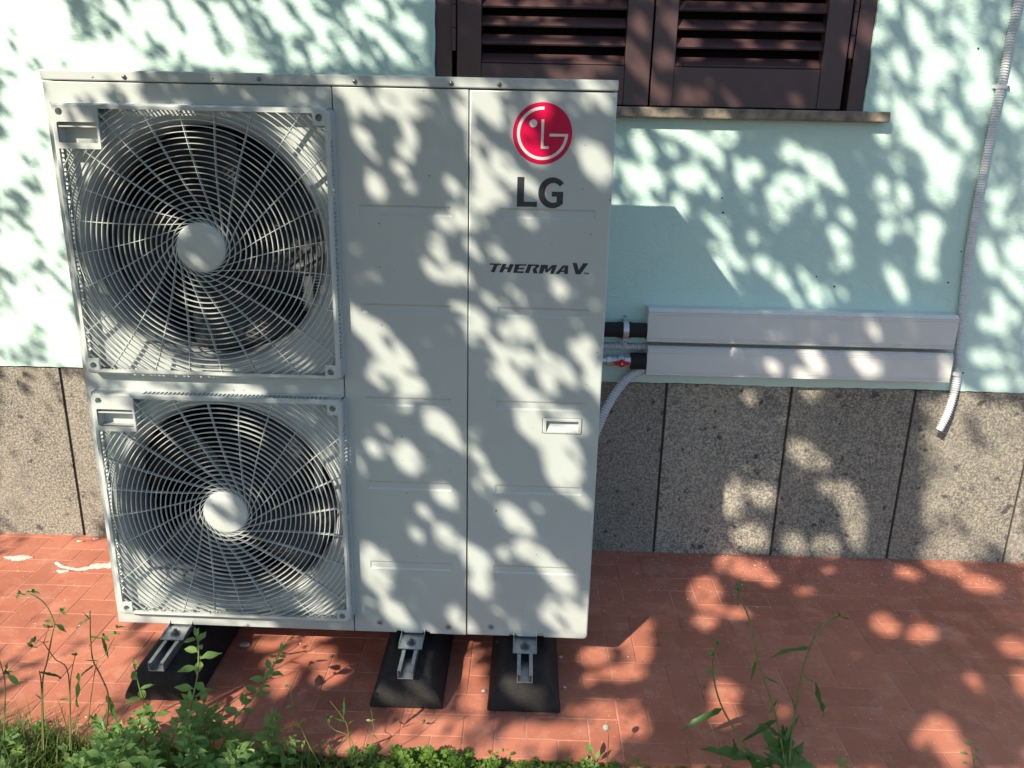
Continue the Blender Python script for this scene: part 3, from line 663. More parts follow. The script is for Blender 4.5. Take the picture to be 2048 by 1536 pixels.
# valve pipe
vp = empty('water_pipe', (0, WY-.046, .7010)); tag(vp, 'metal water pipe with a red butterfly stop valve', 'pipe valve')
q = MB(); q.cyl((1.05, 0, 0), (1.40, 0, 0), .0135, 24)
for a, b_, r_, nn_ in ((1.318, 1.332, .0195, 8), (1.334, 1.350, .0165, 24), (1.352, 1.372, .0200, 24), (1.374, 1.392, .0185, 8)): q.tube([(a, 0, 0), (b_, 0, 0)], r_, nn_, True, nn_ > 8)
q.cyl((1.363, 0, 0), (1.363, -.030, 0), .008, 16); q.build('valve_body', M_chrome, vp)
q = MB(); q.cyl((1.363, -.028, 0), (1.363, -.036, 0), .0118, 20)
q.add([(1.338, -.030, -.004), (1.338, -.030, .004), (1.363, -.034, .0085), (1.388, -.030, .0045), (1.388, -.030, -.0035), (1.363, -.034, -.0085),
       (1.338, -.034, -.004), (1.338, -.034, .004), (1.363, -.038, .0085), (1.388, -.034, .0045), (1.388, -.034, -.0035), (1.363, -.038, -.0085)],
      [(0, 1, 2, 3, 4, 5), (11, 10, 9, 8, 7, 6)]+[(k, (k+1) % 6, 6+(k+1) % 6, 6+k) for k in range(6)]); q.build('valve_handle', M_red, vp)
q = MB(); q.cyl((1.363, -.036, 0), (1.363, -.0405, 0), .0035, 10); q.build('handle_nut', M_chrome, vp)
q = MB(); q.cyl((1.394, .004, -.001), (1.4425, .004, -.001), .0265, 28); q.build('insulation', M_foam, vp)
def hose(name, label, pts, r, pitch, cat='hose', sub=10, depth=.24, n=14, mat_=None):
    """ribbed conduit along a smooth curve"""
    P = [Vector(p) for p in pts]; C = []
    for i in range(len(P)-1):
        p0, p1, p2, p3 = P[max(i-1, 0)], P[i], P[i+1], P[min(i+2, len(P)-1)]
        for k in range(sub):
            t = k/sub; C.append(.5*((2*p1)+(p2-p0)*t+(2*p0-5*p1+4*p2-p3)*t*t+(3*p1-p0-3*p2+p3)*t**3))
    C.append(P[-1]); L_ = [0]
    for a, b_ in zip(C, C[1:]): L_.append(L_[-1]+(b_-a).length)
    tot = L_[-1]; m = int(tot/pitch)*4; out = []; rs = []; j = 0
    for i in range(m+1):
        d = tot*i/m
        while j < len(L_)-2 and L_[j+1] < d: j += 1
        t = (d-L_[j])/max(1e-9, L_[j+1]-L_[j]); out.append(C[j].lerp(C[j+1], t)); rs.append(r*(1 if i % 4 in (0, 1) else 1-depth))
    q = MB(); q.tube(out, rs, n, True, False)
    if name is None: return q
    return tag(q.build(name, mat_ or M_hose), label, cat)
hose('corrugated_hose', 'short straight grey corrugated hose between the two pipes', [(1.0, WY-.02, .741), (1.2, WY-.02, .741), (1.48, WY-.02, .741)], .0125, .0078)
hose('corrugated_hose', 'curved grey corrugated hose bending down behind the heat pump', [(1.50, WY-.035, .674), (1.465, WY-.036, .675), (1.43, WY-.040, .668), (1.396, WY-.048, .650), (1.366, WY-.058, .620), (1.338, WY-.070, .578), (1.314, WY-.080, .530), (1.294, WY-.088, .475), (1.262, WY-.105, .40), (1.215, WY-.16, .335), (1.16, WY-.25, .30), (1.13, WY-.38, .29)], .0152, .0086)
hose('conduit', 'long grey corrugated conduit running down the wall beside the ducts to the plinth', [(2.470, WY-.02, 3.4), (2.428, WY-.02, 2.2), (2.4145, WY-.02, 1.78), (2.4080, WY-.02, 1.45), (2.4050, WY-.02, 1.15), (2.415, WY-.02, .95), (2.4340, WY-.02, .76), (2.4430, WY-.021, .69), (2.440, WY-.026, .62), (2.424, WY-.04, .55), (2.400, WY-.052, .497)], .0128, .0074)
for x, z, lab in ((2.4105, 1.5415, 'white clip holding the conduit high on the wall'), (2.4385, .6815, 'white clip holding the conduit beside the lower duct')):
    c0 = empty('conduit_clip', (x, WY, z)); tag(c0, lab, 'clip', 'conduit clips')
    q = MB(); vs = []; n = 20
    for k in range(n+1):
        a = R(-10+200*k/n)
        for r_, zz in ((.0131, -.006), (.0131, .006), (.0152, .006), (.0152, -.006)): vs.append((math.cos(a)*r_, -.02-math.sin(a)*r_, zz))
    q.add(vs, [(4*k+j, 4*k+(j+1) % 4, 4*k+4+(j+1) % 4, 4*k+4+j) for k in range(n) for j in range(4)]); q.box(.013, .028, -.016, -.006, -.004, .004); q.box(-.018, -.013, -.02, -.006, -.005, .005); q.build('band', M_plastic, c0)
    q = MB(); q.cyl((.023, -.019, 0), (.023, -.006, 0), .0028, 8); q.build('nail', M_screw, c0)

# ------------------------------------------------------------------ bits lying on the paving
def pebble(name, label, x, y, sx_, sy__, sz_, m, cat, group=None):
    bm = bmesh.new(); bmesh.ops.create_icosphere(bm, subdivisions=2, radius=1)
    rr = np.random.RandomState(int(abs(x*1000))+3)
    for v in bm.verts: v.co = Vector((v.co.x*sx_*(1+rr.uniform(-.18, .18)), v.co.y*sy__*(1+rr.uniform(-.18, .18)), v.co.z*sz_*(1+rr.uniform(-.12, .12))))
    q = MB(); q.addbm(bm); o = q.build(name, m); o.location = (x, y, sz_*.8); tag(o, label, cat, group); return o
M_pebble = mat('pale_pebble', (.50, .50, .46), .8, var=.12, vscale=80)
pebble('stone', 'pale flat stone lying in the shade below the fan grille', .297, .100, .0145, .011, .004, M_pebble, 'stone')
pebble('stone', 'white plaster lump at the foot of the wall left of the heat pump', -.426, .676, .012, .006, .003, M_white, 'plaster lump')
pebble('stone', 'white plaster chip right of the right rubber foot', 1.178, .088, .0055, .005, .003, M_pebble, 'plaster chip')
pebble('stone', 'grey chip on the paving left of the right rubber foot', .974, -.063, .0055, .0045, .003, M_pebble, 'plaster chip')
pebble('stone', 'small grey chip just right of the right rubber foot, lower down', 1.183, -.04, .0045, .004, .003, M_pebble, 'plaster chip')
q = MB(); q.tube([(0, 0, .003), (.012, .002, .003)], [.0033, .0029], 10); cb = q.build('paper', mat('cig_paper', (.7, .68, .62), .8)); cb.name = 'cigarette_end'; cb.location = (-.478, .652, .0)
tag(cb, 'crumpled cigarette end near the wall, left of the heat pump', 'cigarette end')
q = MB(); q.tube([(.012, .002, .003), (.021, .0035, .003)], [.0032, .0031], 10); q.build('filter', mat('cig_filter', (.45, .2, .06), .8), cb)
# smear of hardened plaster
def smear(label, path, wd, name='plaster_smear'):
    q = MB(); rr = np.random.RandomState(5); vs = []; m = 0
    P = [Vector((*p, 0)) for p in path]; pts = []
    for a, b_ in zip(P, P[1:]):
        for k in range(10): pts.append(a.lerp(b_, k/10))
    pts.append(P[-1]); n = len(pts)
    for i, p in enumerate(pts):
        t = (pts[min(i+1, n-1)]-pts[max(i-1, 0)]).normalized(); nr = Vector((-t.y, t.x, 0)); w_ = wd(i/(n-1))*(1+rr.uniform(-.3, .3))+.0012
        o = rr.uniform(-.2, .2)*w_
        for s, z in ((-1, .0004), (-.6, .0022), (.6, .0022), (1, .0004)): vs.append(p+nr*(s*w_+o)+Vector((0, 0, z)))
    q.add(vs, [(4*i+j, 4*i+j+1, 4*i+4+j+1, 4*i+4+j) for i in range(n-1) for j in range(3)], True)
    return tag(q.build(name, M_white), label, 'plaster smear')
smear('long curved smear of dried pale plaster on the sunlit tiles', [(-.472, .512), (-.435, .487), (-.372, .470), (-.335, .495), (-.27, .512), (-.22, .505)], lambda t: .006+.016*max(0, (t-.35))*2)
smear('short dried plaster blob beside the long curved smear', [(-.44, .462), (-.42, .458), (-.40, .461)], lambda t: .008*math.sin(math.pi*min(1, max(0, t)))+.001)
smear('oval dried plaster patch at the far left of the tiles', [(-.66, .535), (-.60, .535), (-.565, .54)], lambda t: .017*math.sin(math.pi*min(1, max(0, t)))+.001)
# crumbs
q = MB(); rr = np.random.RandomState(11)
for _ in range(420):
    if rr.rand() < .62: x, y = rr.uniform(1.25, 2.9), .70-abs(rr.normal())*.17
    elif rr.rand() < .5: x, y = rr.uniform(-.8, .0), rr.uniform(.0, .69)
    else: x, y = rr.uniform(-.3, 2.3), rr.uniform(-.27, .69)
    if y < -.28: continue
    s = .0009+.0022*rr.rand()**3; b0 = len(q.v)
    a = rr.uniform(0, 6.3); vs = [(x+math.cos(a+k*1.57)*s*rr.uniform(.6, 1.4), y+math.sin(a+k*1.57)*s*rr.uniform(.6, 1.4), .0002) for k in range(4)]+[(x, y, s*.9)]
    q.add(vs, [(0, 1, 4), (1, 2, 4), (2, 3, 4), (3, 0, 4)])
tag(q.build('plaster_crumbs', M_white), 'scattered white plaster crumbs on the red paving', 'crumbs', kind='stuff')
def dryleaf(label, x, y, ln, wd, ang):
    q = MB(); vs = []
    for i in range(7):
        t = i/6; w_ = wd*math.sin(math.pi*min(.98, max(.03, t))); vs += [(t*ln-ln/2, -w_, .001+.003*abs(t-.5)), (t*ln-ln/2, 0, .0045*(1-abs(t-.5))), (t*ln-ln/2, w_, .0025)]
    q.add(vs, [(3*i+j, 3*i+j+1, 3*i+4+j, 3*i+3+j) for i in range(6) for j in range(2)], True); o = q.build('fallen_leaf', M_tan); o.location = (x, y, .001); o.rotation_euler = (0, 0, ang); tag(o, label, 'dry leaf')
dryleaf('long dry tan leaf by the plinth at far right', 2.56, .64, .05, .004, -.35)
dryleaf('small dry tan leaf on the paving below the plinth joint', 1.975, .515, .022, .005, -.6)
dryleaf('thin yellow straw lying below the middle rubber foot', .925, -.165, .035, .0018, .5)
dryleaf('curled brown leaf beside the middle rubber foot', .83, -.185, .018, .005, 1.2)

# ------------------------------------------------------------------ weeds
def leaf_mesh(kind, var=0):
    rr = np.random.RandomState(100+var+hash(kind) % 7 if False else 100+var+{'ovate': 0, 'long': 10, 'tiny': 20, 'broad': 30}[kind]); vs = []
    n = 7; wmax = {'ovate': .215, 'long': .068, 'tiny': .22, 'broad': .15}[kind]; curl = rr.uniform(.05, .28)
    for i in range(n+1):
        t = i/n
        w_ = wmax*(math.sin(math.pi*t**.8)**.9 if kind not in ('long', 'broad') else (math.sin(math.pi*t**.75)**.75)*(1+(.22 if i % 2 else -.12)))
        if kind == 'ovate': w_ = wmax*math.sin(math.pi*min(1, max(0, (t-.10)/.90))**.82)*(1 if t < .7 else 1-(t-.7)*1.1) if t > .12 else .012
        if i == 0: w_ = .012
        if i == n: w_ = .004
        z = -curl*t*t+.03*math.sin(t*7+var); tw = rr.uniform(-.03, .03)
        vs += [(t, -w_, z+w_*.35+tw), (t, 0, z), (t, w_, z+w_*.35-tw)]
    mb = MB(); mb.add(vs, [(3*i+j, 3*i+j+1, 3*i+4+j, 3*i+3+j) for i in range(n) for j in range(2)], True)
    return mb.mesh('leaf', {'ovate': M_leaf, 'long': M_leafd, 'tiny': M_leaf, 'broad': M_leafd}[kind])
LM = {k: [leaf_mesh(k, v) for v in range(4)] for k in ('ovate', 'long', 'tiny', 'broad')}
def frame_mat(p, d, up, s):
    d = Vector(d).normalized(); up = Vector(up); y = up.cross(d)
    if y.length < 1e-4: y = Vector((0, 1, 0)).cross(d)
    y.normalize(); z = d.cross(y)
    return Matrix(((d.x*s, y.x*s, z.x*s, p[0]), (d.y*s, y.y*s, z.y*s, p[1]), (d.z*s, y.z*s, z.z*s, p[2]), (0, 0, 0, 1)))
def smooth(pts, sub=5):
    P = [Vector(p) for p in pts]; C = []
    for i in range(len(P)-1):
        p0, p1, p2, p3 = P[max(i-1, 0)], P[i], P[i+1], P[min(i+2, len(P)-1)]
        for k in range(sub):
            t = k/sub; C.append(.5*((2*p1)+(p2-p0)*t+(2*p0-5*p1+4*p2-p3)*t*t+(3*p1-p0-3*p2+p3)*t**3))
    C.append(P[-1]); return C
def weed(label, stems, leaves, group=None, smat=None, cat='weed', name='weed'):
    """stems: lists of (points, base radius); leaves: (point, direction, length, kind)"""
    base = Vector(stems[0][0][0]); e = empty(name, base); tag(e, label, cat, group)
    for pts, r in stems:
        C = [p-base for p in smooth(pts)]; n = len(C); q = MB(); q.tube(C, [r*(1-.4*i/(n-1)) for i in range(n)], 6); q.build('stem', smat or M_stem, e)
    for p, d, s, k in leaves:
        if k == 'bud':
            q = MB(); q.tube([Vector(p)-base, Vector(p)-base+Vector(d).normalized()*s*.5, Vector(p)-base+Vector(d).normalized()*s], [s*.16, s*.34, s*.08], 7); q.build('flower_bud', M_leafd, e); continue
        up = Vector((random.uniform(-.3, .3), random.uniform(-.5, .1), 1)); m = frame_mat(Vector(p)-base, d, up, s)
        inst('leaf', random.choice(LM[k]), e, m)
    return e
def rv(a=1): return Vector((random.uniform(-a, a), random.uniform(-a, a), random.uniform(-a, a)))
def pellitory(label, pts, size=.030, nl=14, group=None, r=.0014, start=.12):
    C = smooth(pts, 8); n = len(C); lv = []
    for k in range(nl):
        t = start+(1-start)*(k/(nl-1))**.9; i = min(n-2, int(t*(n-1))); p = C[i]; d = (C[i+1]-C[i]).normalized()
        a = k*2.4+random.uniform(-.4, .4); side = Vector((math.cos(a), math.sin(a)*.8, random.uniform(.05, .5)))
        s = size*(1-.5*max(0, t-.6)/.4)*random.uniform(.8, 1.15)
        if t > .93: side = side*.5+d
        lv.append((p, side, s, 'ovate' if t < .92 else 'tiny'))
        if random.random() < .5 and t > .4: lv.append((p, d*.6+rv(.8), s*.35, 'tiny'))
    return weed(label, [(pts, r)], lv, group)
Y = at
# the three pellitory stems that stand clear of the clump
pellitory('tallest upright pellitory stem in front of the left rubber foot', [Y(375, 1500, -.34), Y(383, 1412, -.33), Y(395, 1350, -.32), Y(397, 1293, -.31), Y(392, 1270, -.31)], .046, 15, r=.0022)
pellitory('leaning leafy pellitory stem right of the clump, pointing up right', [Y(440, 1500, -.35), Y(468, 1440, -.34), Y(515, 1385, -.33), Y(545, 1335, -.32), Y(567, 1293, -.31)], .036, 22, r=.002)
pellitory('short leafy pellitory right in front of the left rubber foot block', [Y(330, 1500, -.33), Y(310, 1440, -.32), Y(285, 1395, -.31), Y(268, 1330, -.31)], .042, 12, r=.002)
# tall stems on the left
def narrow(p, q_, s=None): d = Vector(q_)-Vector(p); return (Vector(p), d, d.length if s is None else s, 'long')
y0 = -.36
weed('dark curved stem with narrow toothed leaves, left of the heat pump', [([Y(208, 1495, y0), Y(217, 1400, y0), Y(203, 1355, y0), Y(186, 1320, y0), Y(181, 1275, y0), Y(180, 1222, y0)], .0019)],
     [narrow(Y(178, 1238, y0), Y(144, 1250, y0+.01)), narrow(Y(180, 1240, y0), Y(167, 1222, y0)), narrow(Y(181, 1274, y0), Y(206, 1276, y0-.01)), narrow(Y(204, 1274, y0-.01), Y(218, 1318, y0-.02)),
      narrow(Y(188, 1330, y0), Y(154, 1354, y0-.02)), narrow(Y(160, 1345, y0-.02), Y(146, 1418, y0-.03)), narrow(Y(213, 1392, y0), Y(236, 1440, y0+.02)), narrow(Y(214, 1400, y0), Y(192, 1418, y0)), narrow(Y(216, 1420, y0), Y(200, 1445, y0+.02))], smat=M_stemr)
y1 = -.38
def heads(px, py, Y_, n=3):
    p = Y(px, py, Y_); L_ = []
    for k in range(n):
        a = random.uniform(0, 6.3); L_.append((p, Vector((math.cos(a), math.sin(a)*.6, random.uniform(-.6, .9))), random.uniform(.011, .017), 'tiny'))
    L_.append((p, Vector((random.uniform(-.3, .3), 0, 1)), .008, 'bud')); return L_
weed('branching weed with yellow green arching tip at far left', [([Y(88, 1500, y1), Y(85, 1370, y1), Y(95, 1320, y1), Y(105, 1265, y1), Y(108, 1245, y1), Y(92, 1210, y1), Y(66, 1190, y1), Y(44, 1187, y1)], .0017),
      ([Y(108, 1247, y1), Y(116, 1238, y1), Y(121, 1222, y1)], .0008)], heads(40, 1187, y1)+heads(64, 1184, y1, 4)+heads(122, 1222, y1, 4)+[(Y(108, 1248, y1), Vector((1, .1, -.7)), .030, 'ovate'), (Y(106, 1242, y1), Vector((-1, -.2, .1)), .018, 'tiny')])
weed('weed with a slanting stem and paired small leaf heads at left', [([Y(140, 1500, y1), Y(137, 1350, y1), Y(110, 1318, y1), Y(86, 1284, y1)], .0015), ([Y(86, 1285, y1), Y(72, 1279, y1)], .0007), ([Y(84, 1288, y1), Y(70, 1294, y1), Y(64, 1294, y1)], .0007), ([Y(88, 1284, y1), Y(95, 1262, y1), Y(97, 1256, y1)], .0008)],
     heads(70, 1279, y1)+heads(63, 1294, y1)+heads(97, 1256, y1, 2)+[narrow(Y(84, 1287, y1), Y(98, 1280, y1))])
weed('thin weed with a pointed bud, standing between the left stems', [([Y(143, 1500, y1), Y(140, 1380, y1), Y(146, 1330, y1), Y(151, 1312, y1)], .0012)], heads(151, 1311, y1, 3)+[(Y(138, 1400, y1), Vector((-1, 0, .2)), .02, 'ovate')])
weed('thin bent weed with dark bud heads beside the left grille corner', [([Y(170, 1500, y1), Y(190, 1340, y1), Y(210, 1310, y1), Y(229, 1275, y1)], .0011)], heads(235, 1256, y1, 2)+heads(231, 1268, y1, 3)+heads(208, 1272, y1, 2)+[narrow(Y(196, 1322, y1), Y(168, 1318, y1))])
weed('pale leafed weed with round leaves at the very left', [([Y(8, 1480, y1), Y(10, 1370, y1), Y(2, 1330, y1), Y(-8, 1300, y1)], .0014)], heads(12, 1345, y1, 5)+[(Y(14, 1350, y1), Vector((1, 0, -.9)), .034, 'ovate'), (Y(6, 1350, y1), Vector((.8, -.2, .6)), .022, 'ovate'), (Y(12, 1340, y1), Vector((.3, 0, 1)), .018, 'ovate')])
weed('short reddish spike weed at lower left', [([Y(85, 1500, y1), Y(83, 1380, y1), Y(79, 1342, y1)], .0017)], [narrow(Y(80, 1345, y1), Y(120, 1350, y1)), narrow(Y(84, 1400, y1), Y(70, 1385, y1)), narrow(Y(100, 1346, y1), Y(128, 1358, y1))], smat=M_stemr)
# middle thin weeds
y2 = -.34
weed('slender weed arching left over the shaded tiles, right of the clump', [([Y(640, 1530, y2), Y(618, 1490, y2), Y(600, 1450, y2), Y(585, 1410, y2), Y(580, 1368, y2)], .0014)],
     [(Y(598, 1450, y2), Vector((.55, 0, .9)), .026, 'ovate'), (Y(603, 1455, y2), Vector((-.6, 0, .3)), .020, 'ovate'), (Y(583, 1412, y2), Vector((-.8, 0, -.2)), .014, 'tiny'), (Y(611, 1478, y2), Vector((-.4, -.2, -1)), .03, 'ovate'), (Y(580, 1372, y2), Vector((-1, 0, .1)), .012, 'tiny')])
weed('small narrow leafed weed in the middle of the lower edge', [([Y(705, 1530, y2), Y(695, 1455, y2), Y(682, 1430, y2), Y(660, 1402, y2)], .0010), ([Y(708, 1536, y2), Y(745, 1480, y2), Y(745, 1440, y2), Y(741, 1415, y2)], .0009)],
     [narrow(Y(690, 1445, y2), Y(668, 1435, y2)), narrow(Y(695, 1450, y2), Y(706, 1438, y2)), narrow(Y(700, 1470, y2), Y(672, 1492, y2)), narrow(Y(690, 1442, y2), Y(681, 1398, y2)), narrow(Y(746, 1470, y2), Y(758, 1478, y2)), narrow(Y(742, 1470, y2), Y(735, 1462, y2))]+[(Y(742, 1442, y2), Vector((.6, 0, .4)), .010, 'tiny'), (Y(742, 1442, y2), Vector((-.7, 0, .2)), .012, 'tiny')])
weed('pale clover flower stem bowing left by the lower edge', [([Y(715, 1520, y2), Y(700, 1475, y2), Y(670, 1460, y2), Y(655, 1445, y2), Y(656, 1437, y2)], .0009)], heads(656, 1436, y2, 4))
# bright broad leaf and dandelion clock
y3 = -.305
weed('bright broad leafed seedling left of the dandelion clock', [([Y(1190, 1530, y3), Y(1180, 1500, y3)], .0015)], [(Y(1185, 1512, y3), Vector((-.35, .1, .9)), .036, 'ovate'), (Y(1192, 1520, y3), Vector((.25, .1, .9)), .026, 'ovate'), (Y(1188, 1525, y3), Vector((-.9, 0, .3)), .02, 'ovate')])
dd = weed('dandelion clock on a thin upright stem in front of the tiles', [([Y(1214, 1560, y3), Y(1216, 1500, y3), Y(1217, 1470, y3), Y(1213, 1457, y3)], .0011)], [])
q = MB(); hd = Y(1212, 1455, y3)-Vector(dd.location)
for k in range(150):
    z = 1-2*(k+.5)/150; a = k*2.39996; r_ = math.sqrt(1-z*z); d = Vector((r_*math.cos(a), r_*math.sin(a), z)); t = d.orthogonal().normalized()*.0009; e_ = hd+d*.0075
    q.add([hd+d*.002-t*.2, hd+d*.002+t*.2, e_+t*.3, e_-t*.3], [(0, 1, 2, 3)]); t2 = d.cross(t)*1.5; q.add([e_+t*1.5, e_+t2*1.2, e_-t*1.5, e_-t2*1.2], [(0, 1, 2, 3)])
tag(q.build('seed_head', M_seed, dd, recalc=False), kind='stuff')
# sow thistle group on the right
y4 = -.31
def T(X, Yy): return (1350+X/2.934, 1100+Yy/2.934)
def TY(X, Yy, dy=0): return Y(*T(X, Yy), y4+dy)
weed('left stem of the thin trio at right, with a large toothed leaf low down', [([TY(470, 1300), TY(380, 1110), TY(280, 930), TY(232, 780), TY(222, 640), TY(262, 520)], .0027)],
     [narrow(TY(280, 930), TY(38, 1032, -.02)), (TY(222, 715), Vector((-1, 0, .25)), .020, 'tiny'), (TY(226, 730), Vector((.3, 0, .5)), .013, 'tiny')]+heads(*T(226, 618), y4, 2)+heads(*T(252, 552), y4, 2))
weed('tallest stem of the thin trio at right, tipped with a dark bud', [([TY(650, 1300), TY(610, 1050), TY(550, 840), TY(485, 640), TY(440, 420), TY(385, 285), TY(375, 240)], .0027)],
     [narrow(TY(372, 250), TY(385, 165)), narrow(TY(370, 260), TY(380, 340)), narrow(TY(375, 240), TY(338, 215)), narrow(TY(478, 650), TY(436, 780)), narrow(TY(515, 745), TY(615, 775, -.01)), (TY(487, 645), Vector((1, 0, .2)), .008, 'tiny')]
     +heads(*T(370, 238), y4, 3)+[narrow(TY(600, 1000), TY(378, 1108, -.03)), narrow(TY(555, 960), TY(600, 872, .01)), narrow(TY(640, 1110), TY(520, 1010, -.02)), narrow(TY(650, 1180), TY(530, 1150, -.02)), narrow(TY(640, 1120), TY(730, 968, .01))])
weed('right stem of the thin trio at right, arching over with long hanging leaf', [([TY(670, 1300), TY(680, 1140), TY(705, 960), TY(740, 740), TY(790, 575), TY(850, 455), TY(955, 388)], .0027)],
     [narrow(TY(790, 572), TY(570, 588, -.01)), narrow(TY(745, 735), TY(830, 785, 0)), narrow(TY(815, 770), TY(895, 990, -.01)), narrow(TY(708, 945), TY(690, 850, 0)), narrow(TY(955, 388), TY(1035, 402)), narrow(TY(960, 385), TY(952, 320)), narrow(TY(690, 1180), TY(800, 1240, .01))]+heads(*T(965, 388), y4, 2))
def bl(a, b_): v = narrow(a, b_); return (v[0], v[1], v[2]*1.1, 'broad')
weed('low rosette of toothed dark leaves at the foot of the thin trio', [([TY(640, 1330), TY(640, 1290)], .002)],
     [bl(TY(440, 1240), TY(195, 1135, -.02)), bl(TY(640, 1250), TY(530, 1050, .01)), bl(TY(690, 1250), TY(830, 1275, 0)), bl(TY(470, 1290), TY(610, 1200, .02)), bl(TY(650, 1300), TY(640, 1060, .01)), bl(TY(360, 1230), TY(350, 1120, .01)),
      bl(TY(640, 1290), TY(540, 1190)), bl(TY(660, 1290), TY(740, 1150)), bl(TY(600, 1300), TY(450, 1190)), bl(TY(480, 1310), TY(440, 1180)), bl(TY(700, 1300), TY(900, 1330)), bl(TY(640, 1300), TY(690, 1100))])
weed('small leafy seedling at far right of the lower edge', [([Y(1950, 1545, -.3), Y(1945, 1510, -.3), Y(1942, 1485, -.3)], .0011)], [(Y(1942+random.uniform(-10, 10), 1485+k*6, -.3), Vector((math.cos(k*2.3), math.sin(k*2.3)*.5, .35)), .015, 'tiny') for k in range(8)])
weed('small pale seedling beside the low rosette', [([Y(1690, 1545, -.3), Y(1692, 1522, -.3)], .0012)], [(Y(1690+random.uniform(-12, 12), 1520+k*3, -.3), Vector((math.cos(k*2.3), math.sin(k*2.3)*.5, .35)), .016, 'tiny') for k in range(7)])
# the clump
grp = 'pellitory weeds in the dense clump at lower left'
for k in range(64):
    if k < 50: x = random.uniform(.14, .54); yb = -random.uniform(.31, .50)
    elif k < 56: x = random.uniform(.02, .16); yb = -random.uniform(.36, .5)
    else: x = random.uniform(-.2, .0); yb = -random.uniform(.34, .46)
    h = random.uniform(.11, .175) if .2 < x < .40 else random.uniform(.075, .13) if x > .1 else random.uniform(.04, .09)
    if k % 4 == 3: h *= .6
    lx, ly = random.uniform(-.04, .045), random.uniform(-.04, .03)
    sz_w = 'tall' if h > .12 else 'middling' if h > .08 else 'low'
    lab = ('%s pale leafed weed among the grass in the lower left corner' % sz_w) if x < .02 else '%s leafy pellitory weed, %s of lower left clump, %s' % (sz_w, 'left side' if x < .22 else 'middle' if x < .38 else 'right side', 'near the tiles' if yb > -.40 else 'nearest the viewer')
    pellitory(lab, [(x, yb, -.02), (x+lx*.4, yb+ly*.4, h*.4), (x+lx, yb+ly, h*.75), (x+lx*1.6, yb+ly*1.4, h)], random.uniform(.034, .046), 13, grp, start=.2)

# ground cover: clover leaflets and grass blades
def clover_field():
    rr = np.random.RandomState(3); V = []; F = []
    def dens(x):
        if x < .0: return .7
        if x < .55: return .4
        if x < .72: return .3
        if x < 1.02: return 1.0
        if x < 1.3: return .34
        if x < 2.0: return .10
        return .26
    n = 0
    while n < 4200:
        x = rr.uniform(-.7, 2.7); y = -.280-abs(rr.normal())*.08-.012*math.sin(x*23)
        if y < -.75 or rr.rand() > dens(x)*(.4+.9*(math.sin(x*17)*.5+.5)*(math.sin(x*7.3+1)*.5+.5)+.2): continue
        n += 1; hmx = (.085 if x < .0 else .022 if x < .62 else .04 if x < .7 else .052 if x < .98 else .03 if x < 1.35 else .016)
        z = -.02+hmx*(.1+1.15*abs(math.sin(x*31+2*math.sin(x*11))*math.sin(x*57+y*40)))*rr.rand()**.7*(1 if y < -.31 else .6)+.006; s = rr.uniform(.0048, .0112); nz = Vector((rr.normal()*.5, -.25+rr.normal()*.5, 1)).normalized()
        a0 = rr.uniform(0, 6.3); t1 = nz.orthogonal().normalized(); t2 = nz.cross(t1); c = Vector((x, y, z))
        for m in range(3):
            a = a0+m*2.094; d = t1*math.cos(a)+t2*math.sin(a); e = nz.cross(d); b0 = len(V)
            V += [tuple(c), tuple(c+d*s*.7+e*s*.62+nz*s*.12), tuple(c+d*s*1.35+e*s*.45), tuple(c+d*s*1.2), tuple(c+d*s*1.35-e*s*.45), tuple(c+d*s*.7-e*s*.62+nz*s*.12)]
            F += [(b0, b0+1, b0+2, b0+3), (b0, b0+3, b0+4, b0+5)]
    return V, F
V, F = clover_field(); q = MB(); q.v = V; q.f = F; q.sm = [False]*len(F)
tag(q.build('clover', M_leafy, recalc=False), 'low clover and small leaves along the paving edge', 'ground cover', kind='stuff')
q = MB(); rr = np.random.RandomState(9)
for _ in range(3600):
    x = rr.uniform(-.7, 2.7) if rr.rand() < .35 else rr.uniform(-.6, .7) if rr.rand() < .4 else rr.uniform(-.4, .12); y = -.294-abs(rr.normal())*.09
    h = rr.uniform(.015, .06)*(1.9 if x < .05 else 1.1 if x < .7 else .55); a = rr.uniform(0, 6.3); lean = rr.uniform(.1, 1.2)*h; w_ = rr.uniform(.0007, .0015)
    d = Vector((math.cos(a), math.sin(a), 0)); e = Vector((-d.y, d.x, 0))*w_; p = Vector((x, y, -.025))
    P = [p, p+d*lean*.25+Vector((0, 0, h*.55)), p+d*lean*.6+Vector((0, 0, h*.9)), p+d*lean+Vector((0, 0, h))]
    q.add([P[0]-e, P[0]+e, P[1]+e, P[1]-e, P[2]+e*.7, P[2]-e*.7, P[3]], [(0, 1, 2, 3), (3, 2, 4, 5), (5, 4, 6)])
tag(q.build('grass', M_grass, recalc=False), 'thin grass blades growing in the soil strip', 'grass', kind='stuff')

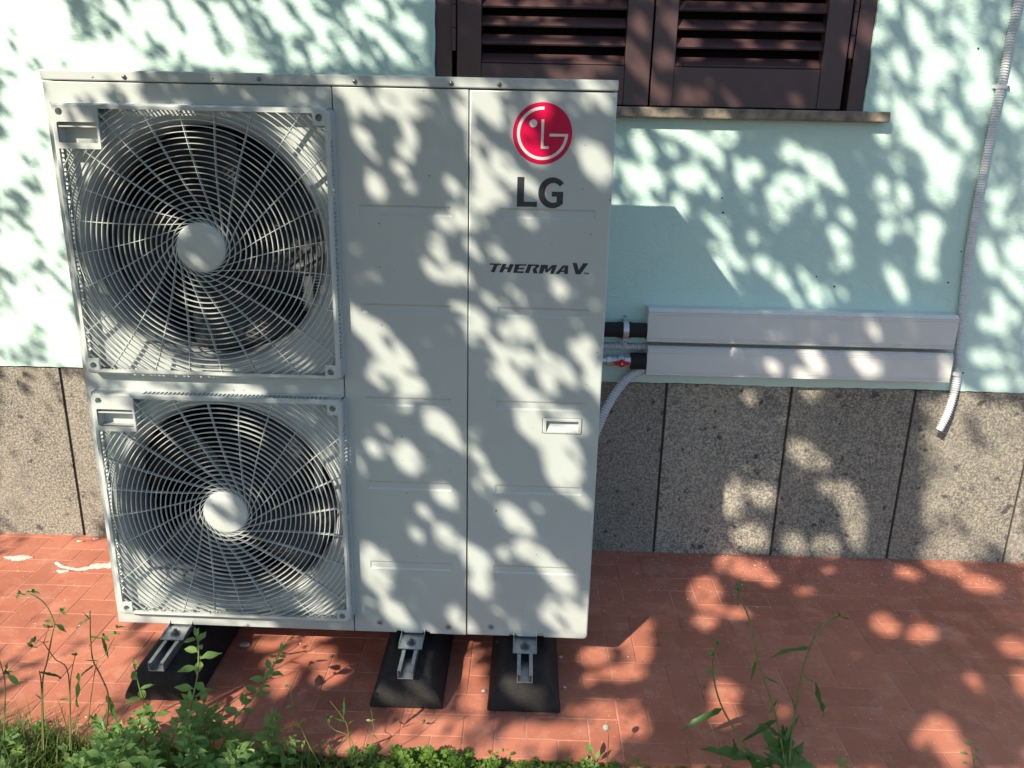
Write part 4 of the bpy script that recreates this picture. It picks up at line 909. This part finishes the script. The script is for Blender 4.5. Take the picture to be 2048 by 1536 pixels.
# ------------------------------------------------------------------ the tree that dapples the wall (stands left behind the photographer)
BL = []          # openings of the crown given by where their light lands: (px, py, rx, ry, angle)
def reg(ox, oy, sc, items):
    for it in items:
        X, Yy, rx, ry = it[:4]; an = it[4] if len(it) > 4 else 0; k = it[5] if len(it) > 5 else 1
        BL.append((ox+X/sc, oy+Yy/sc, rx/sc*k, ry/sc*k, an))
reg(660, 150, 3.471, [(180,155,60,50,70),(385,200,65,42,60),(295,245,55,35,60),(190,400,75,45,65),(285,540,50,38,45),(520,320,65,35,55),(550,440,55,45,45),(520,545,60,45,60),(490,635,60,55,0),(300,770,100,75,45),
 (540,760,90,55,45,.7),(600,240,50,30,55,.8),(840,760,90,45,60),(780,530,50,35,50,.8),(870,480,50,40,0,.7),(1070,170,150,90,30),(1130,290,110,50,35),(920,250,80,60,60),(1200,640,150,90,50),(1380,760,100,50,40),(1350,420,100,90,45),(1480,230,80,50,60),
 (1420,540,110,60,40),(1060,720,130,70,55),(1030,850,110,85,40),(900,980,90,75,30),(780,1010,65,50,45),(1180,830,90,45,50),(1030,1010,80,35,15),(1840,600,190,110,55),(1810,90,75,60,60),(1370,990,70,50,20),(1500,1010,50,40,0),(590,1200,70,40,60,.8),
 (740,1200,100,60,75),(700,1340,75,55,60),(820,1390,60,45,0),(890,1360,80,65,20),(990,1200,75,50,60),(1160,1240,70,38,75),(140,1150,40,25,90,.8),(1590,1470,80,50,50),(1200,1490,40,25,60),(500,80,260,38,4),(60,60,90,50,30),(960,70,180,35,4),(1010,560,90,50,60),(1000,430,80,50,60),(880,640,60,40,60,.8)])
reg(660, 560, 3.471, [(180,280,140,65,65),(340,350,90,60,45),(320,450,110,70,40),(480,520,150,70,50),(330,640,110,80,60),(560,740,130,80,10),(480,860,70,45,0),(420,600,90,70,40),(920,230,100,60,50),(1000,340,110,40,15),(1010,250,70,40,30),(980,410,50,25,20),
 (1590,70,80,50,50),(1200,80,50,25,80),(1110,150,60,30,60),(1330,330,110,70,45),(1230,350,50,60,0),(1380,210,60,30,60),(1170,490,70,50,60),(1350,550,80,55,20),(1250,680,130,70,55),(1510,540,70,50,45),(1510,700,110,60,80),(1740,500,100,55,50),(1800,450,40,50,0),(1830,680,120,50,90),
 (1650,660,120,60,50,.8),(1350,800,140,50,20),(1430,960,200,170,60),(1640,990,180,90,0),(1600,1180,200,130,40),(1620,1350,160,130,45),(760,1000,150,90,45),(840,1100,90,50,30),(530,1230,130,110,80),(290,1160,80,50,70),(360,1040,60,40,30,.8),(190,1290,100,25,90),(990,1080,70,30,60),
 (1020,1220,100,40,50),(1110,1380,90,45,50),(1040,1440,80,35,60),(800,1490,90,60,10)])
reg(660, 900, 3.471, [(790,320,100,70,20),(800,600,110,80,45),(1010,760,150,90,50),(1030,930,90,80,0),(1290,500,190,85,42),(1370,700,120,80,30),(1220,720,80,70,0,.7),(1560,850,230,90,52),(1620,1150,200,140,20),(1700,1250,100,60,0),(310,800,170,120,75),(440,1130,140,80,45),
 (640,420,90,60,40,.7),(590,580,90,70,0,.6),(900,1180,130,70,40),(690,1240,80,30,0),(200,1080,40,20,90),(1740,330,90,40,30,.8),(1150,1130,60,50,0,.7),(1300,1230,80,50,0,.7),(300,900,110,70,60)])
reg(1220, 200, 3.413, [(560,260,150,60,35),(690,350,130,70,55),(790,240,90,80,0),(230,330,120,80,60,.8),(400,330,80,50,50,.8),(520,530,110,85,40),(180,550,140,80,55),(290,520,130,60,55),(270,780,140,90,45),(480,710,75,60,60),(620,520,60,50,0),(700,600,40,35,0),(910,510,110,55,80),
 (1000,470,70,50,45),(1250,370,80,80,0),(1430,460,140,90,45),(1220,600,130,90,50),(1170,660,110,80,10),(1560,590,80,40,45),(1450,740,60,40,60),(1180,800,60,50,0,.7),(1625,800,65,45,60),(1570,960,80,60,60),(1600,1090,60,50,0),(710,850,70,35,60),(785,925,55,38,60),(780,800,35,35,0),
 (975,940,30,35,0),(740,1020,60,40,30),(840,1080,80,40,60),(750,1120,60,35,25),(800,1210,60,35,60),(920,1120,40,25,60,.8),(1035,1120,55,55,0),(1175,1240,70,55,50),(1430,1340,90,80,0),(1590,1330,45,45,0,.8),(1330,1230,40,40,0,.7),(1860,600,60,50,60),(2010,640,80,55,70),(1900,740,80,50,20),
 (1870,920,55,45,60),(1910,860,50,40,0),(1940,1200,70,50,60),(1980,1310,60,45,50),(1850,230,55,50,90),(40,720,60,40,90),(620,960,40,25,60),(1270,1370,50,25,80),(390,200,150,40,20),(1330,600,80,60,45)])
reg(1600, 0, 4.571, [(820,60,90,70,80),(1050,170,130,70,60,.8),(1100,320,130,100,50),(930,600,110,70,60),(1450,260,100,70,50),(1570,150,60,50,0,.7),(1270,580,140,110,30),(1180,740,90,70,50),(1640,600,200,90,75),(1650,850,150,140,0),(1170,940,90,70,45),(1000,1120,150,100,30),(900,960,90,60,40),
 (1400,1100,110,90,30,.85),(1490,1250,100,65,65),(1230,1400,250,130,40),(740,1230,90,60,85),(1940,770,120,80,60),(1960,1080,100,80,70),(1900,160,60,50,80),(1830,380,90,50,60),(750,950,80,40,0),(700,300,200,35,95),(780,620,110,50,70,.8)])
reg(1600, 330, 4.571, [(1300,180,220,140,95),(1200,560,150,110,30),(1180,680,110,80,0),(1180,780,100,80,40),(1160,950,100,75,60),(960,310,90,70,60),(765,210,80,60,70),(830,400,110,60,20),(830,560,70,45,50),(770,640,60,55,0),(860,1030,100,70,60),(920,1190,80,60,50),(1350,30,150,90,0),(1990,1130,75,85,0),
 (1810,500,65,60,0),(1800,290,80,60,20),(1890,230,45,40,0),(1720,830,180,80,80),(1980,800,130,160,0),(1880,990,70,60,0),(1820,1290,130,70,85),(1690,1450,80,60,0),(1960,1400,60,60,0),(1820,1480,110,60,0),(980,560,90,50,45,.8)])
reg(1700, 560, 4.517, [(1160,710,90,60,30),(1300,710,70,60,0),(1470,740,80,60,0,.8),(1330,940,150,70,0),(1540,930,60,60,0),(1080,1080,120,80,30),(1270,1250,140,150,0),(970,1330,140,90,60),(1450,1350,150,180,0),(960,960,80,50,0),(210,450,110,55,65),(150,760,170,110,30),(860,740,70,35,70),(870,860,60,60,0),(820,1180,200,55,115),(-420,870,120,70,10),(-320,740,160,90,60),(-700,780,80,60,0)])
reg(1200, 740, 2.415, [(980,400,100,70,30),(1060,440,70,40,20),(720,130,60,50,0,.7),(640,620,120,50,100),(780,600,90,60,0),(720,800,110,70,0),(1090,560,80,60,0,.7),(1200,620,110,70,60),(1230,750,130,60,90),(940,840,70,60,0),(1090,850,80,60,0),(1010,110,40,60,0,.8),(1780,160,80,60,0),(1930,260,120,110,0),
 (1700,350,110,60,0),(1850,500,200,140,0),(1900,700,180,150,0),(1750,580,150,90,0),(1650,640,90,60,0),(1700,850,120,80,0),(2010,450,80,200,0),(2010,850,70,80,0)])
reg(1350, 1100, 2.934, [(400,100,200,75,15),(180,250,120,110,60),(180,420,90,50,0),(560,180,80,60,0,.7),(1350,130,70,40,0),(1600,110,140,45,10),(1800,200,150,60,10),(1230,440,110,70,30),(1450,490,110,60,0),(750,240,80,40,0,.7),(1990,570,90,70,0),(1750,760,70,60,0,.7),(2040,770,50,90,0),
 (1550,1080,120,130,60),(1480,1120,100,70,0),(1650,1200,100,80,0),(300,850,90,90,50),(290,970,110,60,0),(640,950,60,60,0,.6),(1400,150,60,40,0),(900,120,60,40,0,.6)])
reg(1150, 1180, 5.12, [(650,600,170,230,0),(700,400,110,130,0),(480,850,300,80,0),(200,680,200,110,0),(150,900,150,80,0,.7),(250,1230,400,85,0),(560,1250,170,130,0),(400,1420,450,120,0),(1300,100,150,80,30),(1600,230,250,70,10),(1330,320,100,80,0),(1500,1050,150,140,60)])
reg(860, 0, 2.2756, [(450,20,180,25,0),(560,100,100,18,0),(290,90,30,14,0),(560,190,180,22,0),(800,190,60,20,0),(720,270,130,30,10),(620,330,150,25,0),(940,280,120,50,55),(950,100,50,70,0,.8),(1060,260,55,55,0),(1040,410,50,45,0),(1100,90,70,60,0),(1170,190,60,40,0),(1180,130,60,30,0),(1400,110,60,25,0),
 (1640,105,80,20,0),(1450,190,50,20,0),(1620,180,50,25,0),(1170,430,50,40,0),(1230,420,30,35,0),(1660,440,35,30,0),(1380,460,30,25,0),(1750,270,40,25,0),(1650,20,80,20,0),(1420,25,60,25,0),(1900,220,30,60,0,.8),(1980,130,25,80,0)])
# sunny side on the left: wall, plinth, floor
BL += [(20, 40, 150, 130, 0), (90, 120, 130, 60, 15), (210, 118, 110, 34, 4), (60, 200, 60, 60, 0), (10, 330, 50, 60, 0), (95, 440, 36, 60, 0), (30, 500, 50, 50, 0), (80, 600, 60, 60, 60), (20, 660, 50, 40, 0), (55, 280, 50, 26, 50), (110, 350, 30, 50, 0),
       (130, 680, 40, 60, 0), (100, 960, 150, 150, 0), (30, 850, 60, 60, 0), (160, 860, 40, 90, 0), (15, 775, 30, 16, 40), (80, 780, 34, 18, 40), (150, 780, 20, 40, 0),
       (110, 1190, 190, 140, 0), (60, 1270, 120, 40, 0), (190, 1330, 110, 120, 0), (110, 1400, 110, 60, 0), (330, 1260, 60, 20, 0),
       (330, 60, 60, 24, 60), (380, 30, 80, 26, 60), (400, 90, 50, 26, 70), (460, 50, 60, 26, 55), (560, 30, 60, 20, 45), (610, 20, 40, 14, 60), (240, 30, 30, 16, 60), (270, 60, 40, 20, 60), (290, 30, 40, 18, 60), (640, 60, 16, 30, 0), (420, 120, 60, 16, 10), (500, 130, 50, 14, 10), (640, 115, 26, 14, 0), (700, 100, 24, 14, 40),
       (720, 40, 46, 14, 50), (780, 90, 46, 14, 50), (740, 10, 40, 12, 40), (820, 50, 30, 12, 60)]
# grille side of the pump
BL += [(110, 250, 14, 60, 100), (125, 400, 26, 12, 60), (148, 560, 40, 12, 85), (165, 700, 40, 12, 85), (120, 190, 60, 16, 50), (180, 180, 50, 14, 50), (150, 330, 26, 16, 60), (215, 300, 40, 14, 60), (230, 350, 30, 14, 60), (260, 190, 40, 12, 40), (300, 215, 60, 12, 10), (390, 290, 34, 22, 20), (360, 215, 20, 10, 0), (590, 270, 46, 26, 40), (640, 360, 24, 16, 60), (610, 320, 30, 16, 60),
       (370, 460, 34, 16, 20), (300, 500, 24, 14, 0), (220, 470, 22, 30, 0), (190, 560, 30, 14, 60), (250, 700, 80, 44, 20), (330, 735, 90, 22, 5), (200, 650, 40, 22, 60), (430, 745, 60, 12, 0), (560, 500, 22, 40, 80), (420, 620, 50, 16, 20), (330, 660, 50, 16, 30),
       (260, 770, 30, 20, 0), (330, 785, 60, 10, 0), (470, 785, 70, 10, 0), (240, 830, 60, 26, 10), (270, 900, 40, 20, 50), (225, 960, 20, 40, 0), (240, 1010, 20, 40, 0), (330, 880, 40, 18, 30), (520, 870, 40, 20, 30), (460, 1000, 30, 18, 10), (440, 1040, 26, 20, 40), (480, 1070, 40, 16, 0),
       (230, 1130, 26, 60, 0), (270, 1160, 60, 70, 50), (240, 1230, 40, 30, 0), (330, 1220, 60, 40, 10), (400, 1230, 60, 20, 0), (660, 950, 20, 50, 0), (670, 1050, 16, 50, 0), (690, 900, 12, 30, 0), (600, 1160, 30, 24, 0), (640, 1220, 30, 16, 0), (500, 1250, 60, 12, 0)]
BL += [(620, 1310, 60, 24, 10), (560, 1330, 40, 18, 30), (660, 1350, 40, 22, 0), (540, 1290, 40, 12, 0), (700, 1490, 60, 20, 0), (790, 1475, 60, 20, 0), (860, 1460, 90, 24, 0), (950, 1400, 30, 60, 0), (945, 1340, 22, 50, 0), (1100, 1470, 120, 24, 0), (820, 1400, 46, 24, 20), (880, 1385, 16, 30, 0), (1080, 1390, 40, 30, 30), (430, 1450, 50, 26, 0), (300, 1440, 60, 30, 0), (560, 1360, 30, 40, 0), (200, 1480, 90, 30, 0), (560, 1500, 40, 20, 0), (870, 1500, 80, 30, 0), (1000, 1510, 70, 20, 0), (1190, 1500, 50, 30, 0), (480, 1400, 30, 30, 0)]
GW, GH = 1024, 768
yy, xx = np.mgrid[0:GH, 0:GW].astype(float); xx = xx*2+1; yy = yy*2+1
mask = np.zeros((GH, GW), bool)
for (px, py, rx, ry, an) in BL:
    rx = max(rx*.80-3, 5); ry = max(ry*.80-3, 4); m_ = max(rx, ry)+4
    x0, x1, y0_, y1_ = int(max(0, (px-m_)/2)), int(min(GW, (px+m_)/2+1)), int(max(0, (py-m_)/2)), int(min(GH, (py+m_)/2+1))
    if x1 <= x0 or y1_ <= y0_: continue
    ca, sa = math.cos(R(an)), math.sin(R(an)); dx, dy = xx[y0_:y1_, x0:x1]-px, yy[y0_:y1_, x0:x1]-py
    mask[y0_:y1_, x0:x1] |= ((dx*ca+dy*sa)/rx)**2+((-dx*sa+dy*ca)/ry)**2 < 1
S = np.array(SUNV)
def landing(P):
    """where the sun ray through P lands: on the pump, the ducts, the wall or the paving; returns picture coordinates"""
    D = -S; best = np.full(len(P), 1e9)
    t = (WY-.006-P[:, 1])/D[1]; best = np.where(t > 0, t, best)
    t = (0-P[:, 2])/D[2]; best = np.minimum(best, np.where(t > 0, t, 1e9))
    def front(x0, x1, z0, z1, yf):
        t = (yf-P[:, 1])/D[1]; x = P[:, 0]+D[0]*t; z = P[:, 2]+D[2]*t; return np.where((t > 0) & (x > x0) & (x < x1) & (z > z0) & (z < z1), t, 1e9)
    def top(x0, x1, ya, yb, z1):
        t = (z1-P[:, 2])/D[2]; x = P[:, 0]+D[0]*t; y = P[:, 1]+D[1]*t; return np.where((t > 0) & (x > x0) & (x < x1) & (y > ya) & (y < yb), t, 1e9)
    best = np.minimum(best, front(0, 1.239, UZ, UZ+UH, 0)); best = np.minimum(best, top(0, 1.239, 0, .33, UZ+UH)); best = np.minimum(best, front(1.44, 2.39, .66, .876, WY-.066))
    Q = P+D*best[:, None]; d = Q-np.array((CX, CY, CZ)); zc = d@np.array(FW); zc = np.where(zc > .05, zc, 1e-3)
    return 1024+FOC*(d@np.array(RT))/zc, 768-FOC*(d@np.array(UP))/zc, best
# crown plane axes: a runs with the streaks of the shadows
ea = np.array(Vector((1, 0, 0))-SUNV*SUNV.x); ea /= np.linalg.norm(ea); eb = np.cross(S, ea)
rr = np.random.RandomState(21)
NL = 430000
O = np.array((1.0, .35, .75))
A = rr.uniform(-2.3, 2.5, NL); B = rr.uniform(-1.75, 1.75, NL); Tt = rr.uniform(2.75, 3.6, NL)
Pc = O+ea*A[:, None]+eb*B[:, None]+S*Tt[:, None]
# leaf direction mostly along the streaks that run down to the right
ang = rr.normal(-.95, .55, NL); ln = rr.uniform(.024, .048, NL); wd = ln*rr.uniform(.36, .5, NL)
du = ea*np.cos(ang)[:, None]+eb*np.sin(ang)[:, None]; dn = S+rr.normal(0, .35, (NL, 3)); dv = np.cross(dn, du); dv /= np.linalg.norm(dv, axis=1)[:, None]
bad = np.zeros(NL, bool); hid = np.zeros(NL, bool)
for (a, b_) in ((0, 0), (.5, 0), (-.5, 0), (0, .5), (0, -.5), (.27, .33), (-.27, -.33), (.27, -.33), (-.27, .33)):
    px, py, bt_ = landing(Pc+du*(ln*a)[:, None]+dv*(wd*b_)[:, None])
    inn = (px > 0) & (px < 2048) & (py > 0) & (py < 1536)
    ix = np.clip((px/2).astype(int), 0, GW-1); iy = np.clip((py/2).astype(int), 0, GH-1)
    bad |= inn & mask[iy, ix]
    if (a, b_) == (0, 0): hid = ~inn; cpx, cpy = px, py
keep = (~bad | (rr.rand(NL) < .014)) & ~(hid & (rr.rand(NL) > np.where(cpy > 1500, .08, .2)))
# thin the crown a little everywhere so that faint light leaks through
nzz = np.sin(A*5.1+1.3*np.sin(B*4.3))*np.sin(B*6.7+1.1*np.cos(A*3.9))+.5*np.sin(A*13+B*9)*np.sin(B*15-A*4)
keep &= rr.rand(NL) < np.clip(.90+.28*nzz, .66, 1)
for (x0, x1, y0_, y1_, k_) in ((0, 150, 150, 740, .26), (150, 640, 0, 140, .26), (640, 860, 0, 140, .35), (1750, 1960, 0, 350, .3), (690, 1235, 160, 235, .4), (90, 660, 140, 1250, .55), (1840, 2048, 800, 1130, .12), (0, 238, 1060, 1536, .10), (0, 180, 730, 1070, .12), (1960, 2048, 0, 780, .5), (250, 470, 1390, 1536, .14), (720, 1240, 1440, 1536, .3), (1230, 1640, 200, 450, .75), (930, 1235, 580, 780, .6)):
    keep &= ~((cpx >= x0) & (cpx < x1) & (cpy >= y0_) & (cpy < y1_) & ~hid & (rr.rand(NL) > k_))
I = np.where(keep)[0]; n = len(I)
P0 = Pc[I]; U_ = du[I]*ln[I][:, None]; V_ = dv[I]*wd[I][:, None]; W_ = S*(ln[I]*.08)[:, None]
VV = np.stack([P0-U_*.5, P0-U_*.1+V_*.5+W_, P0+U_*.5, P0-U_*.1-V_*.5+W_], 1).reshape(-1, 3)
me = bpy.data.meshes.new('crown'); me.vertices.add(4*n); me.vertices.foreach_set('co', VV.ravel()); me.loops.add(6*n); me.polygons.add(2*n)
base = np.arange(n)*4; lp = np.stack([base, base+1, base+2, base, base+2, base+3], 1).ravel()
me.loops.foreach_set('vertex_index', lp.astype(np.int32)); me.polygons.foreach_set('loop_start', (np.arange(2*n)*3).astype(np.int32)); me.update(calc_edges=True); me.materials.append(M_crown)
tree = empty('tree', (-3.6, -4.4, -.03)); tag(tree, 'leafy garden tree left behind the viewer, casting the dappled light', 'tree')
def loc(p): return Vector(p)-Vector(tree.location)
q = MB(); q.tube([loc(p) for p in ((-3.6, -4.4, -.03), (-3.55, -4.35, .8), (-3.45, -4.3, 1.8), (-3.3, -4.25, 2.6))], [.17, .14, .12, .10], 12); q.build('trunk', M_bark, tree)
crown = bpy.data.objects.new('crown', me); COL.objects.link(crown); crown.parent = tree; crown.location = -Vector(tree.location)
tag(crown, kind='stuff')
print('crown leaves', n, 'tiles', nt_)
